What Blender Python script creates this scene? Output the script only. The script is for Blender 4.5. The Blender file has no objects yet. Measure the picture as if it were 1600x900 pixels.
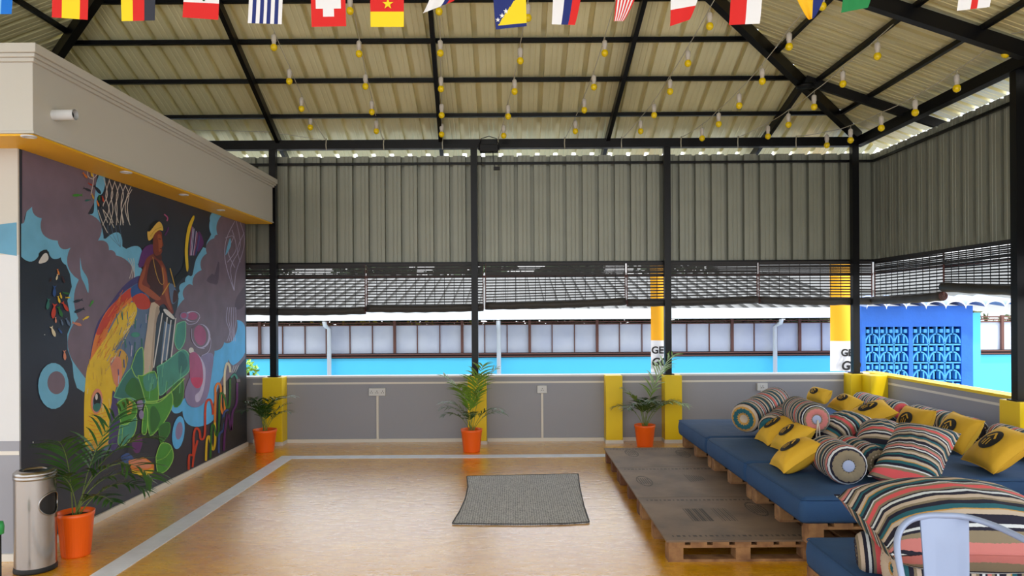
import bpy, bmesh, math, random
from mathutils import Vector, Matrix, Euler
random.seed(7)
C = bpy.context.scene.collection
sc = bpy.context.scene
# ------------------------------------------------------------------ camera, world, sun, exposure
K = 1120.0; CX = 800.0; CY = 488.0; HZ = 1.7; TH = math.radians(0.35)
cam_d = bpy.data.cameras.new('camera'); cam = bpy.data.objects.new('camera', cam_d); C.objects.link(cam)
cam_d.sensor_width = 36.0; cam_d.lens = K / 1600 * 36; cam_d.shift_y = (CY - 450) / 1600; cam_d.clip_end = 300
cam.matrix_world = Matrix.Translation((0, 0, HZ)) @ Matrix.Rotation(math.pi/2, 4, 'X') @ Matrix.Rotation(-TH, 4, 'Z')
sc.camera = cam
w = bpy.data.worlds.new('world'); sc.world = w; w.use_nodes = True
nt = w.node_tree; nt.nodes.clear()
wo = nt.nodes.new('ShaderNodeOutputWorld'); bg = nt.nodes.new('ShaderNodeBackground')
tc = nt.nodes.new('ShaderNodeTexCoord'); sep = nt.nodes.new('ShaderNodeSeparateXYZ'); rp = nt.nodes.new('ShaderNodeValToRGB')
nz = nt.nodes.new('ShaderNodeTexNoise'); nz.inputs['Scale'].default_value = 3.0; nz.inputs['Detail'].default_value = 5
mx = nt.nodes.new('ShaderNodeMixRGB'); mx.inputs['Color2'].default_value = (1, 1, 1, 1)
nt.links.new(tc.outputs['Generated'], sep.inputs[0]); nt.links.new(sep.outputs['Z'], rp.inputs[0])
nt.links.new(tc.outputs['Generated'], nz.inputs['Vector'])
rp.color_ramp.elements[0].position = 0.0; rp.color_ramp.elements[0].color = (0.95, 0.97, 1.0, 1)
rp.color_ramp.elements[1].position = 0.9; rp.color_ramp.elements[1].color = (0.55, 0.74, 1.0, 1)
nt.links.new(rp.outputs[0], mx.inputs['Color1']); nt.links.new(nz.outputs['Fac'], mx.inputs['Fac'])
nt.links.new(mx.outputs[0], bg.inputs['Color']); bg.inputs['Strength'].default_value = 1.55
nt.links.new(bg.outputs[0], wo.inputs[0])
sun_d = bpy.data.lights.new('sun', 'SUN'); sun = bpy.data.objects.new('sun', sun_d); C.objects.link(sun)
sun_d.energy = 3.2; sun_d.angle = math.radians(3); sun_d.color = (1, .97, .92)
sun.rotation_euler = Vector((-.22, .30, -.9)).to_track_quat('-Z', 'Y').to_euler()
vs = sc.view_settings; vs.view_transform = 'Standard'; vs.look = 'None'; vs.gamma = 1; vs.exposure = 0.8
try: vs.use_curve_mapping = False
except Exception: pass
sc.cycles.max_bounces = 10; sc.cycles.diffuse_bounces = 7

# ------------------------------------------------------------------ pixel -> place helpers
def ray(px, py):
    u = px - CX; v = CY - py
    return (math.cos(TH)*u + math.sin(TH)*v)/K, (-math.sin(TH)*u + math.cos(TH)*v)/K
def atY(px, py, Y):
    a, b = ray(px, py); return Vector((a*Y, Y, HZ + b*Y))
def atZ(px, py, Z):
    a, b = ray(px, py); Y = (Z-HZ)/b; return Vector((a*Y, Y, Z))
def atX(px, py, X):
    a, b = ray(px, py); Y = X/a; return Vector((X, Y, HZ + b*Y))

# ------------------------------------------------------------------ materials
def lin(c):
    if max(c) > 1.0: c = [x/255 for x in c]
    return tuple((x/12.92 if x <= .04045 else ((x+.055)/1.055)**2.4) for x in c)
MATS = {}
def mat(name, col, rough=.6, metal=0., bump=0., bscale=20., var=0., vscale=4., col2=None, spec=None, coat=0., coord='Object'):
    if name in MATS: return MATS[name]
    m = bpy.data.materials.new(name); m.use_nodes = True; MATS[name] = m
    t = m.node_tree; b = t.nodes['Principled BSDF']
    c = lin(col); b.inputs['Base Color'].default_value = (*c, 1)
    b.inputs['Roughness'].default_value = rough; b.inputs['Metallic'].default_value = metal
    if spec is not None: b.inputs['Specular IOR Level'].default_value = spec
    if coat: b.inputs['Coat Weight'].default_value = coat; b.inputs['Coat Roughness'].default_value = .15
    if var or bump:
        tcn = t.nodes.new('ShaderNodeTexCoord')
        n = t.nodes.new('ShaderNodeTexNoise'); n.inputs['Scale'].default_value = vscale; n.inputs['Detail'].default_value = 6
        t.links.new(tcn.outputs[coord], n.inputs['Vector'])
        if var:
            r = t.nodes.new('ShaderNodeValToRGB')
            c2 = lin(col2) if col2 else tuple(x*(1-var) for x in c)
            r.color_ramp.elements[0].position = .3; r.color_ramp.elements[0].color = (*c2, 1)
            r.color_ramp.elements[1].position = .68; r.color_ramp.elements[1].color = (*c, 1)
            t.links.new(n.outputs['Fac'], r.inputs[0]); t.links.new(r.outputs[0], b.inputs['Base Color'])
        if bump:
            n2 = t.nodes.new('ShaderNodeTexNoise'); n2.inputs['Scale'].default_value = bscale; n2.inputs['Detail'].default_value = 4
            t.links.new(tcn.outputs[coord], n2.inputs['Vector'])
            bp = t.nodes.new('ShaderNodeBump'); bp.inputs['Strength'].default_value = bump; bp.inputs['Distance'].default_value = .01
            t.links.new(n2.outputs['Fac'], bp.inputs['Height']); t.links.new(bp.outputs[0], b.inputs['Normal'])
    return m
M_black = mat('black_steel', (10, 10, 13), .35, 0, spec=.25)
M_roof = mat('roof_sheet', (238, 230, 184), .28, .16, var=.12, vscale=1.2, col2=(220, 212, 166), bump=.04, bscale=3)
M_clad = mat('cladding_sheet', (146, 147, 132), .42, .2, var=.1, vscale=2)
M_grey = mat('grey_paint', (146, 147, 155), .5, bump=.05, bscale=30)
M_white = mat('white_paint', (208, 209, 210), .55, bump=.05, bscale=25)
M_cream = mat('cream_plaster', (192, 188, 178), .65, bump=.08, bscale=18)
M_yel = mat('yellow_paint', (232, 198, 2), .45)
M_yel2 = mat('ochre_soffit_paint', (232, 176, 10), .5)
M_trim = mat('white_trim', (215, 210, 200), .5)
M_orange = mat('orange_plastic', (240, 96, 14), .38)
M_soil = mat('soil', (48, 34, 24), .95, bump=.6, bscale=60)
M_leaf = mat('palm_leaf', (52, 92, 34), .42, var=.4, vscale=6, col2=(30, 62, 24))
M_leafy = mat('palm_leaf_light', (112, 150, 44), .45, var=.3, vscale=6)
M_stem = mat('palm_stem', (110, 130, 60), .5)
M_denim = mat('blue_cover', (38, 76, 120), .85, var=.2, vscale=3, bump=.35, bscale=9)
M_wood = mat('pallet_wood', (170, 126, 80), .75, var=.4, vscale=9, col2=(104, 66, 40), bump=.3, bscale=40)
M_wood2 = mat('dark_pallet_wood', (118, 74, 46), .75, var=.4, vscale=9, bump=.3, bscale=40)
M_yfab = mat('yellow_fabric', (226, 178, 48), .8, bump=.25, bscale=14, var=.1, vscale=5)
M_ink = mat('black_print', (22, 19, 18), .8)
M_blind = mat('dark_bamboo', (38, 34, 34), .55)
M_roll = mat('bamboo_roll', (54, 50, 46), .6, bump=.4, bscale=70)
M_rust = mat('rust_red_steel', (92, 48, 40), .6)
M_bulb = mat('yellow_bulb', (246, 212, 10), .25)
M_sock = mat('bulb_socket', (208, 200, 188), .5)
M_wire = mat('pale_wire', (190, 184, 165), .6)
M_dwire = mat('dark_wire', (25, 25, 26), .6)
M_chair = mat('white_metal', (152, 166, 196), .35, .1)
M_rubber = mat('black_rubber', (18, 18, 20), .6)

def steel():
    m = mat('brushed_steel', (158, 154, 150), .24, 1.0)
    t = m.node_tree; b = t.nodes['Principled BSDF']
    b.inputs['Anisotropic'].default_value = .5
    return m
M_steel = steel()

def floor_mat():
    m = bpy.data.materials.new('ochre_floor_paint'); m.use_nodes = True; t = m.node_tree; b = t.nodes['Principled BSDF']
    tcn = t.nodes.new('ShaderNodeTexCoord')
    mp = t.nodes.new('ShaderNodeMapping'); mp.inputs['Scale'].default_value = (1, 1.6, 1); t.links.new(tcn.outputs['Object'], mp.inputs[0])
    n = t.nodes.new('ShaderNodeTexNoise'); n.inputs['Scale'].default_value = 2.2; n.inputs['Detail'].default_value = 8; n.inputs['Roughness'].default_value = .7
    t.links.new(mp.outputs[0], n.inputs['Vector'])
    r = t.nodes.new('ShaderNodeValToRGB')
    r.color_ramp.elements[0].position = .3; r.color_ramp.elements[0].color = (*lin((204, 134, 0)), 1)
    r.color_ramp.elements[1].position = .7; r.color_ramp.elements[1].color = (*lin((238, 178, 6)), 1)
    t.links.new(n.outputs['Fac'], r.inputs[0]); t.links.new(r.outputs[0], b.inputs['Base Color'])
    n2 = t.nodes.new('ShaderNodeTexNoise'); n2.inputs['Scale'].default_value = 9; n2.inputs['Detail'].default_value = 9; n2.inputs['Roughness'].default_value = .65
    mp2 = t.nodes.new('ShaderNodeMapping'); mp2.inputs['Scale'].default_value = (1, 2.2, 1); mp2.inputs['Rotation'].default_value = (0, 0, .25)
    t.links.new(tcn.outputs['Object'], mp2.inputs[0]); t.links.new(mp2.outputs[0], n2.inputs['Vector'])
    rr = t.nodes.new('ShaderNodeMapRange'); rr.inputs['To Min'].default_value = .16; rr.inputs['To Max'].default_value = .42
    t.links.new(n2.outputs['Fac'], rr.inputs[0]); t.links.new(rr.outputs[0], b.inputs['Roughness'])
    bp = t.nodes.new('ShaderNodeBump'); bp.inputs['Strength'].default_value = .4; bp.inputs['Distance'].default_value = .012
    t.links.new(n2.outputs['Fac'], bp.inputs['Height']); t.links.new(bp.outputs[0], b.inputs['Normal'])
    b.inputs['IOR'].default_value = 1.45
    b.inputs['Coat Weight'].default_value = 1.0; b.inputs['Coat Roughness'].default_value = .14; b.inputs['Coat IOR'].default_value = 2.2
    t.links.new(bp.outputs[0], b.inputs['Coat Normal'])
    return m
M_floor = floor_mat()

SERAPE = [('k', 2.8), ('c', 1.8), ('y', .6), ('t', 2), ('k', 1.8), ('o', 1.2), ('c', 2), ('k', 1.6), ('w', 1.3), ('k', .9), ('o', 1.3), ('r', 2.6), ('o', 1.3), ('w', .9), ('k', 1.8), ('t', 1.8), ('y', .6), ('c', 2), ('k', 1.8),
          ('t', 1.4), ('k', .8), ('c', 1.8), ('o', 1.4), ('k', 1.2), ('w', 1.2), ('k', .8), ('p', 1.8), ('o', 1.1), ('k', .8), ('w', 1)]
SCOL = {'c': (190, 174, 156), 'k': (26, 24, 44), 't': (30, 92, 104), 'o': (132, 120, 98), 'w': (206, 212, 216), 'r': (216, 88, 92), 'y': (186, 142, 70), 'p': (196, 120, 116)}
def stripe_mat(name, scale, phase=0, axis='X'):
    m = bpy.data.materials.new(name); m.use_nodes = True; t = m.node_tree; b = t.nodes['Principled BSDF']
    tcn = t.nodes.new('ShaderNodeTexCoord'); s = t.nodes.new('ShaderNodeSeparateXYZ'); t.links.new(tcn.outputs['Object'], s.inputs[0])
    ma = t.nodes.new('ShaderNodeMath'); ma.operation = 'MULTIPLY_ADD'; ma.inputs[1].default_value = scale; ma.inputs[2].default_value = phase
    t.links.new(s.outputs[axis], ma.inputs[0])
    n = t.nodes.new('ShaderNodeTexNoise'); n.inputs['Scale'].default_value = 90; t.links.new(tcn.outputs['Object'], n.inputs['Vector'])
    ad = t.nodes.new('ShaderNodeMath'); ad.operation = 'MULTIPLY_ADD'; ad.inputs[1].default_value = .006; t.links.new(n.outputs['Fac'], ad.inputs[0]); t.links.new(ma.outputs[0], ad.inputs[2])
    fr = t.nodes.new('ShaderNodeMath'); fr.operation = 'FRACT'; t.links.new(ad.outputs[0], fr.inputs[0])
    r = t.nodes.new('ShaderNodeValToRGB'); r.color_ramp.interpolation = 'CONSTANT'
    tot = sum(x for _, x in SERAPE); p = 0
    els = r.color_ramp.elements
    for i, (c, wd) in enumerate(SERAPE):
        e = els[i] if i < 1 else (els[1] if i == 1 else els.new(p/tot))
        e.position = p/tot; e.color = (*lin(SCOL[c]), 1); p += wd
    t.links.new(fr.outputs[0], r.inputs[0]); t.links.new(r.outputs[0], b.inputs['Base Color'])
    b.inputs['Roughness'].default_value = .9
    wv = t.nodes.new('ShaderNodeTexNoise'); wv.inputs['Scale'].default_value = 14; t.links.new(tcn.outputs['Object'], wv.inputs['Vector'])
    bp = t.nodes.new('ShaderNodeBump'); bp.inputs['Strength'].default_value = .4; bp.inputs['Distance'].default_value = .012
    t.links.new(wv.outputs['Fac'], bp.inputs['Height']); t.links.new(bp.outputs[0], b.inputs['Normal'])
    return m
M_str = [stripe_mat('striped_weave', 2.1, .0), stripe_mat('striped_weave_b', 1.9, .37), stripe_mat('striped_weave_c', 2.3, .66)]

# ------------------------------------------------------------------ mesh helpers
ORI = {}
class MB:
    def __init__(s): s.v = []; s.f = []; s.m = []; s.s = []
    def add(s, vs, fs, mi=0, smooth=False):
        o = len(s.v); s.v += [Vector(p) for p in vs]
        for f in fs: s.f.append([o+i for i in f]); s.m.append(mi); s.s.append(smooth)
        return s
    def box(s, c, d, mi=0, rot=None):
        x, y, z = d[0]/2, d[1]/2, d[2]/2; c = Vector(c)
        vs = [Vector((i*x, j*y, k*z)) for i in (-1, 1) for j in (-1, 1) for k in (-1, 1)]
        if rot is not None: vs = [rot @ p for p in vs]
        return s.add([p + c for p in vs], [(0,1,3,2),(4,6,7,5),(0,4,5,1),(2,3,7,6),(0,2,6,4),(1,5,7,3)], mi)
    def b2(s, lo, hi, mi=0):
        lo = Vector(lo); hi = Vector(hi); return s.box((lo+hi)/2, hi-lo, mi)
    def bar(s, p, q, wd, ht, mi=0, up=(0, 0, 1)):
        p = Vector(p); q = Vector(q); d = (q-p).normalized(); a = d.cross(Vector(up))
        if a.length < 1e-5: a = d.cross(Vector((0, 1, 0)))
        a.normalize(); b = a.cross(d).normalized()
        vs = [e + a*i*wd/2 + b*j*ht/2 for e in (p, q) for i, j in ((-1,-1),(1,-1),(1,1),(-1,1))]
        return s.add(vs, [(3,2,1,0),(4,5,6,7),(0,1,5,4),(1,2,6,5),(2,3,7,6),(3,0,4,7)], mi)
    def tube(s, pts, r, n=8, mi=0, caps=True, smooth=True):
        pts = [Vector(p) for p in pts]; N = len(pts)
        rs = r if isinstance(r, (list, tuple)) else [r]*N
        vs = []; prev = None
        for i, p in enumerate(pts):
            d = (pts[min(i+1, N-1)] - pts[max(i-1, 0)])
            if d.length < 1e-9: d = Vector((0, 0, 1))
            d.normalize()
            if prev is None:
                a = d.cross(Vector((0, 0, 1)))
                if a.length < 1e-3: a = d.cross(Vector((1, 0, 0)))
            else:
                a = prev - d*prev.dot(d)
                if a.length < 1e-6: a = d.cross(Vector((0, 0, 1)))
            a.normalize(); prev = a; b = d.cross(a)
            for k in range(n):
                t = 2*math.pi*k/n; vs.append(p + a*math.cos(t)*rs[i] + b*math.sin(t)*rs[i])
        fs = [(i*n+k, i*n+(k+1) % n, (i+1)*n+(k+1) % n, (i+1)*n+k) for i in range(N-1) for k in range(n)]
        if caps: fs += [tuple(range(n-1, -1, -1)), tuple((N-1)*n+k for k in range(n))]
        return s.add(vs, fs, mi, smooth)
    def lathe(s, prof, n=32, c=(0, 0, 0), mi=0, smooth=True, sq=1.0):
        c = Vector(c); vs = []
        for r, z in prof:
            for k in range(n):
                t = 2*math.pi*k/n; vs.append(c + Vector((r*math.cos(t), r*sq*math.sin(t), z)))
        fs = [(i*n+k, i*n+(k+1) % n, (i+1)*n+(k+1) % n, (i+1)*n+k) for i in range(len(prof)-1) for k in range(n)]
        return s.add(vs, fs, mi, smooth)
    def disc(s, c, r, n=24, mi=0, nrm=(0, 0, 1)):
        nrm = Vector(nrm).normalized(); a = nrm.orthogonal().normalized(); b = nrm.cross(a); c = Vector(c)
        return s.add([c + a*r*math.cos(2*math.pi*k/n) + b*r*math.sin(2*math.pi*k/n) for k in range(n)], [tuple(range(n))], mi)
    def sphere(s, c, r, n=14, mi=0, sz=1.0):
        prof = [(max(r*math.sin(math.pi*i/(n//2+2)), 1e-5), -r*sz*math.cos(math.pi*i/(n//2+2))) for i in range(n//2+3)]
        return s.lathe(prof, n, c, mi)
    def build(s, name, mats, parent=None, world=True, bevel=0):
        if not isinstance(mats, (list, tuple)): mats = [mats]
        me = bpy.data.meshes.new(name)
        if parent is None:
            lo = Vector([min(p[i] for p in s.v) for i in range(3)]); hi = Vector([max(p[i] for p in s.v) for i in range(3)])
            o = Vector(((lo.x+hi.x)/2, (lo.y+hi.y)/2, lo.z))
            if not world: o = Vector((0, 0, 0))
        else:
            o = ORI.get(parent.name, Vector((0, 0, 0))) if world else Vector((0, 0, 0))
        me.from_pydata([p - o for p in s.v], [], s.f)
        for m in mats: me.materials.append(m)
        me.polygons.foreach_set('material_index', s.m); me.polygons.foreach_set('use_smooth', s.s)
        me.update()
        ob = bpy.data.objects.new(name, me); C.objects.link(ob)
        if parent is None: ob.location = o
        else: ob.parent = parent
        ORI[ob.name] = o
        if bevel:
            md = ob.modifiers.new('bevel', 'BEVEL'); md.width = bevel; md.segments = 2; md.limit_method = 'ANGLE'
        return ob
def tag(o, label, cat, group=None, kind=None):
    o['label'] = label; o['category'] = cat
    if group: o['group'] = group
    if kind: o['kind'] = kind
    return o
def thing(name, label, cat, loc=(0, 0, 0), rz=0, group=None):
    o = bpy.data.objects.new(name, None); C.objects.link(o); o.location = loc; o.rotation_euler = (0, 0, rz)
    o.empty_display_size = .1; ORI[o.name] = Vector(loc); return tag(o, label, cat, group)
def struct(mb, name, mats, label, cat, bevel=0):
    return tag(mb.build(name, mats, bevel=bevel), label, cat, kind='structure')
def kids(o): return [x for x in list(C.objects) if x.parent == o]
def copy_tree(o, parent=None):
    c = o.copy(); C.objects.link(c)
    if parent: c.parent = parent
    for ch in kids(o): copy_tree(ch, c)
    return c
ORD = ['first', 'second', 'third', 'fourth', 'fifth', 'sixth', 'seventh', 'eighth', 'ninth', 'tenth']

# ------------------------------------------------------------------ room shell
YB = 9.45; XR = 4.72; XL = -3.42; PH = .85
struct(MB().b2((-9, .6, -.25), (4.98, 9.7, 0)), 'floor', M_floor, 'glossy ochre painted floor of the terrace', 'floor')
mb = MB()
mb.b2((-2.76, 3.2, .0), (-2.59, 8.56, .003)); mb.b2((-2.59, 8.39, .0), (1.7, 8.56, .003))
struct(mb, 'trim_1', mat('line_paint', (226, 230, 238), .4, var=.15, vscale=8), 'white painted court line on the ochre floor', 'floor line')
# parapets
struct(MB().b2((-4.2, YB, 0), (4.98, YB+.16, PH)), 'wall_back', M_grey, 'low grey parapet wall along the back of the terrace', 'wall')
struct(MB().b2((-4.2, YB-.012, PH), (XR+.0, YB+.18, PH+.022)), 'trim_2', M_white, 'white coping on top of the back parapet', 'coping')
struct(MB().b2((XR, -3, 0), (XR+.16, YB, PH)), 'wall_right', M_grey, 'low grey parapet wall along the right side', 'wall')
struct(MB().b2((XR-.01, -3, PH), (XR+.18, YB+.18, PH+.03)), 'trim_3', M_yel, 'yellow coping on top of the right parapet', 'coping')
struct(MB().b2((-3.42, YB-.006, .765), (4.5, YB, .79)), 'trim_4', M_trim, 'thin white stripe along the back parapet', 'stripe')
struct(MB().b2((XR-.006, -3, .765), (XR, YB, .79)), 'trim_5', M_trim, 'thin white stripe along the right parapet', 'stripe')
struct(MB().b2((-3.42, YB-.02, 0), (4.7, YB, .045)), 'baseboard_back', M_trim, 'white skirting at the foot of the back parapet', 'baseboard')
# mural wall, its near return and the slab above
M_mbase = mat('mural_navy', (44, 50, 66), .45, var=.2, vscale=1.2, col2=(34, 38, 46))
struct(MB().b2((-3.62, 4.985, 0), (XL, 9.22, 2.88)), 'wall_left', M_mbase, 'left wall painted dark navy behind the mural', 'wall')
struct(MB().b2((XL, 4.99, 0), (XL+.02, 9.22, .055)), 'baseboard_left', M_trim, 'white skirting along the foot of the mural wall', 'baseboard')
mb = MB()
def zAt(py, Y=4.97): return atY(16, py, Y).z
mb.b2((-9, 4.97, zAt(398)), (XL-.001, 5.2, 2.88), 0)
mb.b2((-9, 4.97, zAt(689)), (XL-.001, 5.2, zAt(398)), 1)
mb.b2((-9, 4.97, 0), (XL-.001, 5.2, zAt(689)), 2)
mb.b2((-9, 4.966, zAt(711)), (XL-.001, 4.972, zAt(705)), 3)
struct(mb, 'wall_front', [M_cream, M_white, M_grey, M_trim], 'white and grey wall left of the mural corner', 'wall')
struct(MB().b2((-9, 4.95, 0), (XL-.001, 4.97, .05)), 'baseboard_front', M_trim, 'white skirting left of the mural corner', 'baseboard')
mb = MB(); zb0, zt0 = 2.875, 3.43
mb.b2((-9, 4.62, zb0), (-3.08, 9.25, zt0), 0)
mb.b2((-9, 4.60, zt0-.10), (-3.06, 9.27, zt0-.075), 0)
mb.b2((-9, 4.585, zt0-.075), (-3.045, 9.285, zt0-.05), 0)
mb.b2((-9, 4.57, zt0-.05), (-3.03, 9.30, zt0+.01), 0)
mb.b2((-9, 4.61, zb0-.004), (-3.07, 9.26, zb0+.012), 0)
struct(mb, 'wall_left_fascia', M_cream, 'cream slab edge with moulded cornice above the mural', 'fascia', bevel=.004)
struct(MB().b2((-9, 4.625, 2.858), (-3.085, 9.245, 2.874)), 'ceiling', M_yel2, 'yellow painted soffit under the cream slab', 'soffit')
for px, py, wd in ((45, 213, .045), (197, 269, .045), (287, 304, .045), (345, 328, .045)):
    p = atZ(px, py, 2.857)
    t = thing('downlight', 'round white recessed downlight in the yellow soffit, %s from the camera' % ORD[(45, 197, 287, 345).index(px)], 'light', p, group='soffit downlights')
    MB().lathe([(wd*.6, .001), (wd*.62, -.008), (wd, -.006), (wd, .002)], 24).build('ring', M_white, t, world=False)
    MB().disc((0, 0, -.002), wd*.6, 20).build('lens', mat('frosted_lens', (235, 232, 224), .3), t, world=False)
# drain pipe stub
p = atX(84, 180, -3.08)
t = thing('drain_pipe', 'short white pipe stub poking out of the cream slab edge', 'pipe', p)
mb = MB(); ax = Vector((1, -.05, .0)).normalized()
o1 = Vector((-.02, 0, 0)); e = o1 + ax*.17
mb.tube([o1, e], .036, 20, caps=False); mb.tube([e, e-ax*.15], .031, 20, caps=False)
mb.build('pipe_wall', M_white, t, world=False)
mb = MB(); mb.disc(e-ax*.03, .031, 20, nrm=ax); mb.build('bore', M_rubber, t, world=False)

# ------------------------------------------------------------------ roof
SB, SR = .42, .36; BY, BX, BXL, BZ = 9.38, 4.55, -6.7, 3.985
zbk = lambda Y: BZ + SB*(BY-Y)
zrt = lambda X: BZ + SR*(BX-X)
zlf = lambda X: BZ + SR*(X-BXL)
XRID = (BX+BXL)/2; ZRID = zrt(XRID); YRID = BY - (ZRID-BZ)/SB
def onplane(px, py, which):
    a, b = ray(px, py)
    if which == 'b': Y = (BZ + SB*BY - HZ)/(b + SB)
    elif which == 'r': Y = (BZ + SR*BX - HZ)/(b + SR*a)
    else: Y = (BZ - SR*BXL - HZ)/(b - SR*a)
    return Vector((a*Y, Y, HZ + b*Y))
PROF = [(0, 0), (.055, 0), (.060, .004), (.070, .004), (.075, 0), (.115, 0), (.120, .004), (.130, .004), (.135, 0), (.180, 0), (.184, .07), (.238, .07), (.242, 0), (.25, 0)]
def sprof(lo, hi, per=.25):
    out = []; n = int((hi-lo)/per)+1
    for i in range(n):
        for s_, h in PROF[:-1]:
            x = lo + i*per + s_*per/.25
            if x <= hi: out.append((x, h))
    return out
def sheet(pairs, pt):
    mb = MB(); prev = None
    for (s_, h, t0, t1) in pairs:
        if t1 <= t0: prev = None; continue
        mb.v += [Vector(pt(s_, t0, h)), Vector(pt(s_, t1, h))]; i = len(mb.v)-2
        if prev is not None:
            mb.f.append([prev, i, i+1, prev+1]); mb.m.append(0); mb.s.append(False)
        prev = i
    return mb
OFF = .075
# back slope
prs = [(x, h, max(BY-(min(BX-x, x-BXL))*SR/SB, YRID), 9.92) for x, h in sprof(BXL-.4, BX+.45)]
prs = [(a, h, min(t0, 9.91), t1) for a, h, t0, t1 in prs]
struct(sheet(prs, lambda s_, t, h: (s_, t, zbk(t)+OFF+h)), 'ceiling', M_roof, 'ribbed cream metal roof sheets sloping down to the back eave', 'roof')
prs = [(y, h, max(BX-(BY-y)*SB/SR, XRID), BX+.5) for y, h in sprof(-2.2, 9.85)]
struct(sheet(prs, lambda s_, t, h: (t, s_, zrt(t)+OFF+h)), 'ceiling', M_roof, 'ribbed cream metal roof sheets sloping down to the right eave', 'roof')
prs = [(y, h, BXL-.5, min(BXL+(BY-y)*SB/SR, XRID)) for y, h in sprof(-2.2, 9.85)]
struct(sheet(prs, lambda s_, t, h: (t, s_, zlf(t)+OFF+h)), 'ceiling', M_roof, 'shaded ribbed roof sheets over the left side above the cream slab', 'roof')
def beam(name, label, cat, p, q, wd, ht, group=None):
    return tag(MB().bar(p, q, wd, ht).build(name, M_black), label, cat, group)
beam('eave_beam', 'thick black steel beam along the back eave', 'beam', (BXL, BY, BZ-.085), (BX+.05, BY, BZ-.085), .10, .115)
beam('eave_beam', 'thick black steel beam along the right eave', 'beam', (BX, BY, BZ-.085), (BX, -2, BZ-.085), .10, .115)
beam('eave_beam', 'black steel beam along the left eave behind the slab', 'beam', (BXL, BY, BZ-.085), (BXL, -2, BZ-.085), .10, .115)
apex = Vector((XRID, YRID, ZRID-.02))
beam('hip_rafter', 'thick black hip rafter rising from the right rear corner', 'rafter', (BX, BY, BZ-.02), apex, .08, .13, 'hip rafters')
beam('hip_rafter', 'thick black hip rafter at the top left above the cream slab', 'rafter', (BXL, BY, BZ-.02), apex, .08, .13, 'hip rafters')
beam('ridge_beam', 'black ridge beam at the top of the roof', 'beam', apex, (XRID, -2, ZRID-.02), .08, .1)
def climb(pa, pb, lim):
    d = (pb-pa); t = 1
    while lim(pa + d*t) and t < 6: t += .02
    return pa + d*t
hub = onplane(1258, 121, 'b')
names = ['leftmost', 'second from left', 'third from left']
for i, (a, b) in enumerate((((437, 219), (345, 10)), ((689, 237), (672, 0)), ((948, 225), (1005, 0)))):
    pa = onplane(a[0], 219 - (a[0]-800)*.006, 'b'); pb = onplane(b[0], b[1], 'b')
    lim = lambda p: zbk(p.y) < min(zrt(p.x), zlf(p.x))
    pe = climb(pa, pb, lim); pa = pa + (pa-pb).normalized()*.45
    beam('rafter', 'black rafter on the back roof slope, %s' % names[i], 'rafter', pa-Vector((0, 0, .03)), pe-Vector((0, 0, .03)), .05, .1, 'back slope rafters')
pa = onplane(1190, 220, 'b'); d = (pa-hub).normalized()
beam('rafter', 'black rafter from the round hub plate down to the back eave', 'rafter', hub-Vector((0, 0, .03)), pa + d*.4-Vector((0, 0, .03)), .05, .1, 'back slope rafters')
pa = onplane(1430, 178, 'r'); d = (pa-hub).normalized()
beam('rafter', 'black rafter from the round hub plate out to the right eave', 'rafter', hub-Vector((0, 0, .03)), pa + d*.45-Vector((0, 0, .03)), .05, .1, 'right slope rafters')
pa = onplane(1600, 75, 'r'); pb = onplane(1372, 0, 'r'); pe = climb(pa, pb, lambda p: p.x > XRID); d = (pa-pb).normalized()
beam('rafter', 'wide black rafter crossing the top right corner of the roof', 'rafter', pe-Vector((0, 0, .03)), pa+d*.3-Vector((0, 0, .03)), .08, .13, 'right slope rafters')
tag(MB().lathe([(0.001, -.02), (.1, -.02), (.1, .01), (.001, .01)], 20, hub-Vector((0, 0, .1))).build('hub_plate', M_black), 'round black hub plate where the roof members meet', 'plate')
ys = [onplane(800, y, 'b').y for y in (185, 130, 69, 5)]; ys += [ys[-1]-.55*k for k in range(1, 5)]
for i, y in enumerate(ys):
    if y < YRID + .1: continue
    x0 = BXL + (BY-y)*SB/SR; x1 = BX - (BY-y)*SB/SR
    beam('purlin', 'thin black purlin across the back roof slope, %s above the eave' % ORD[i], 'purlin', (x0, y, zbk(y)+.04), (x1, y, zbk(y)+.04), .045, .045, 'back slope purlins')
for i, (a, b) in enumerate(((1324, 176), (1292, 120), (1235, 65))):
    x = onplane(a, b, 'r').x; y1 = BY - (BX-x)*SR/SB
    beam('purlin', 'thin black purlin along the right roof slope, %s above the right eave' % ORD[i], 'purlin', (x, y1, zrt(x)+.04), (x, -2, zrt(x)+.04), .045, .045, 'right slope purlins')
x = onplane(100, 52, 'l').x
for i in range(3):
    xx = x + (i-1)*.75; y1 = BY - (xx-BXL)*SR/SB
    beam('purlin', 'thin black purlin along the left roof slope, %s above the left eave' % ORD[i], 'purlin', (xx, y1, zlf(xx)+.04), (xx, -2, zlf(xx)+.04), .045, .045, 'left slope purlins')

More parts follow.
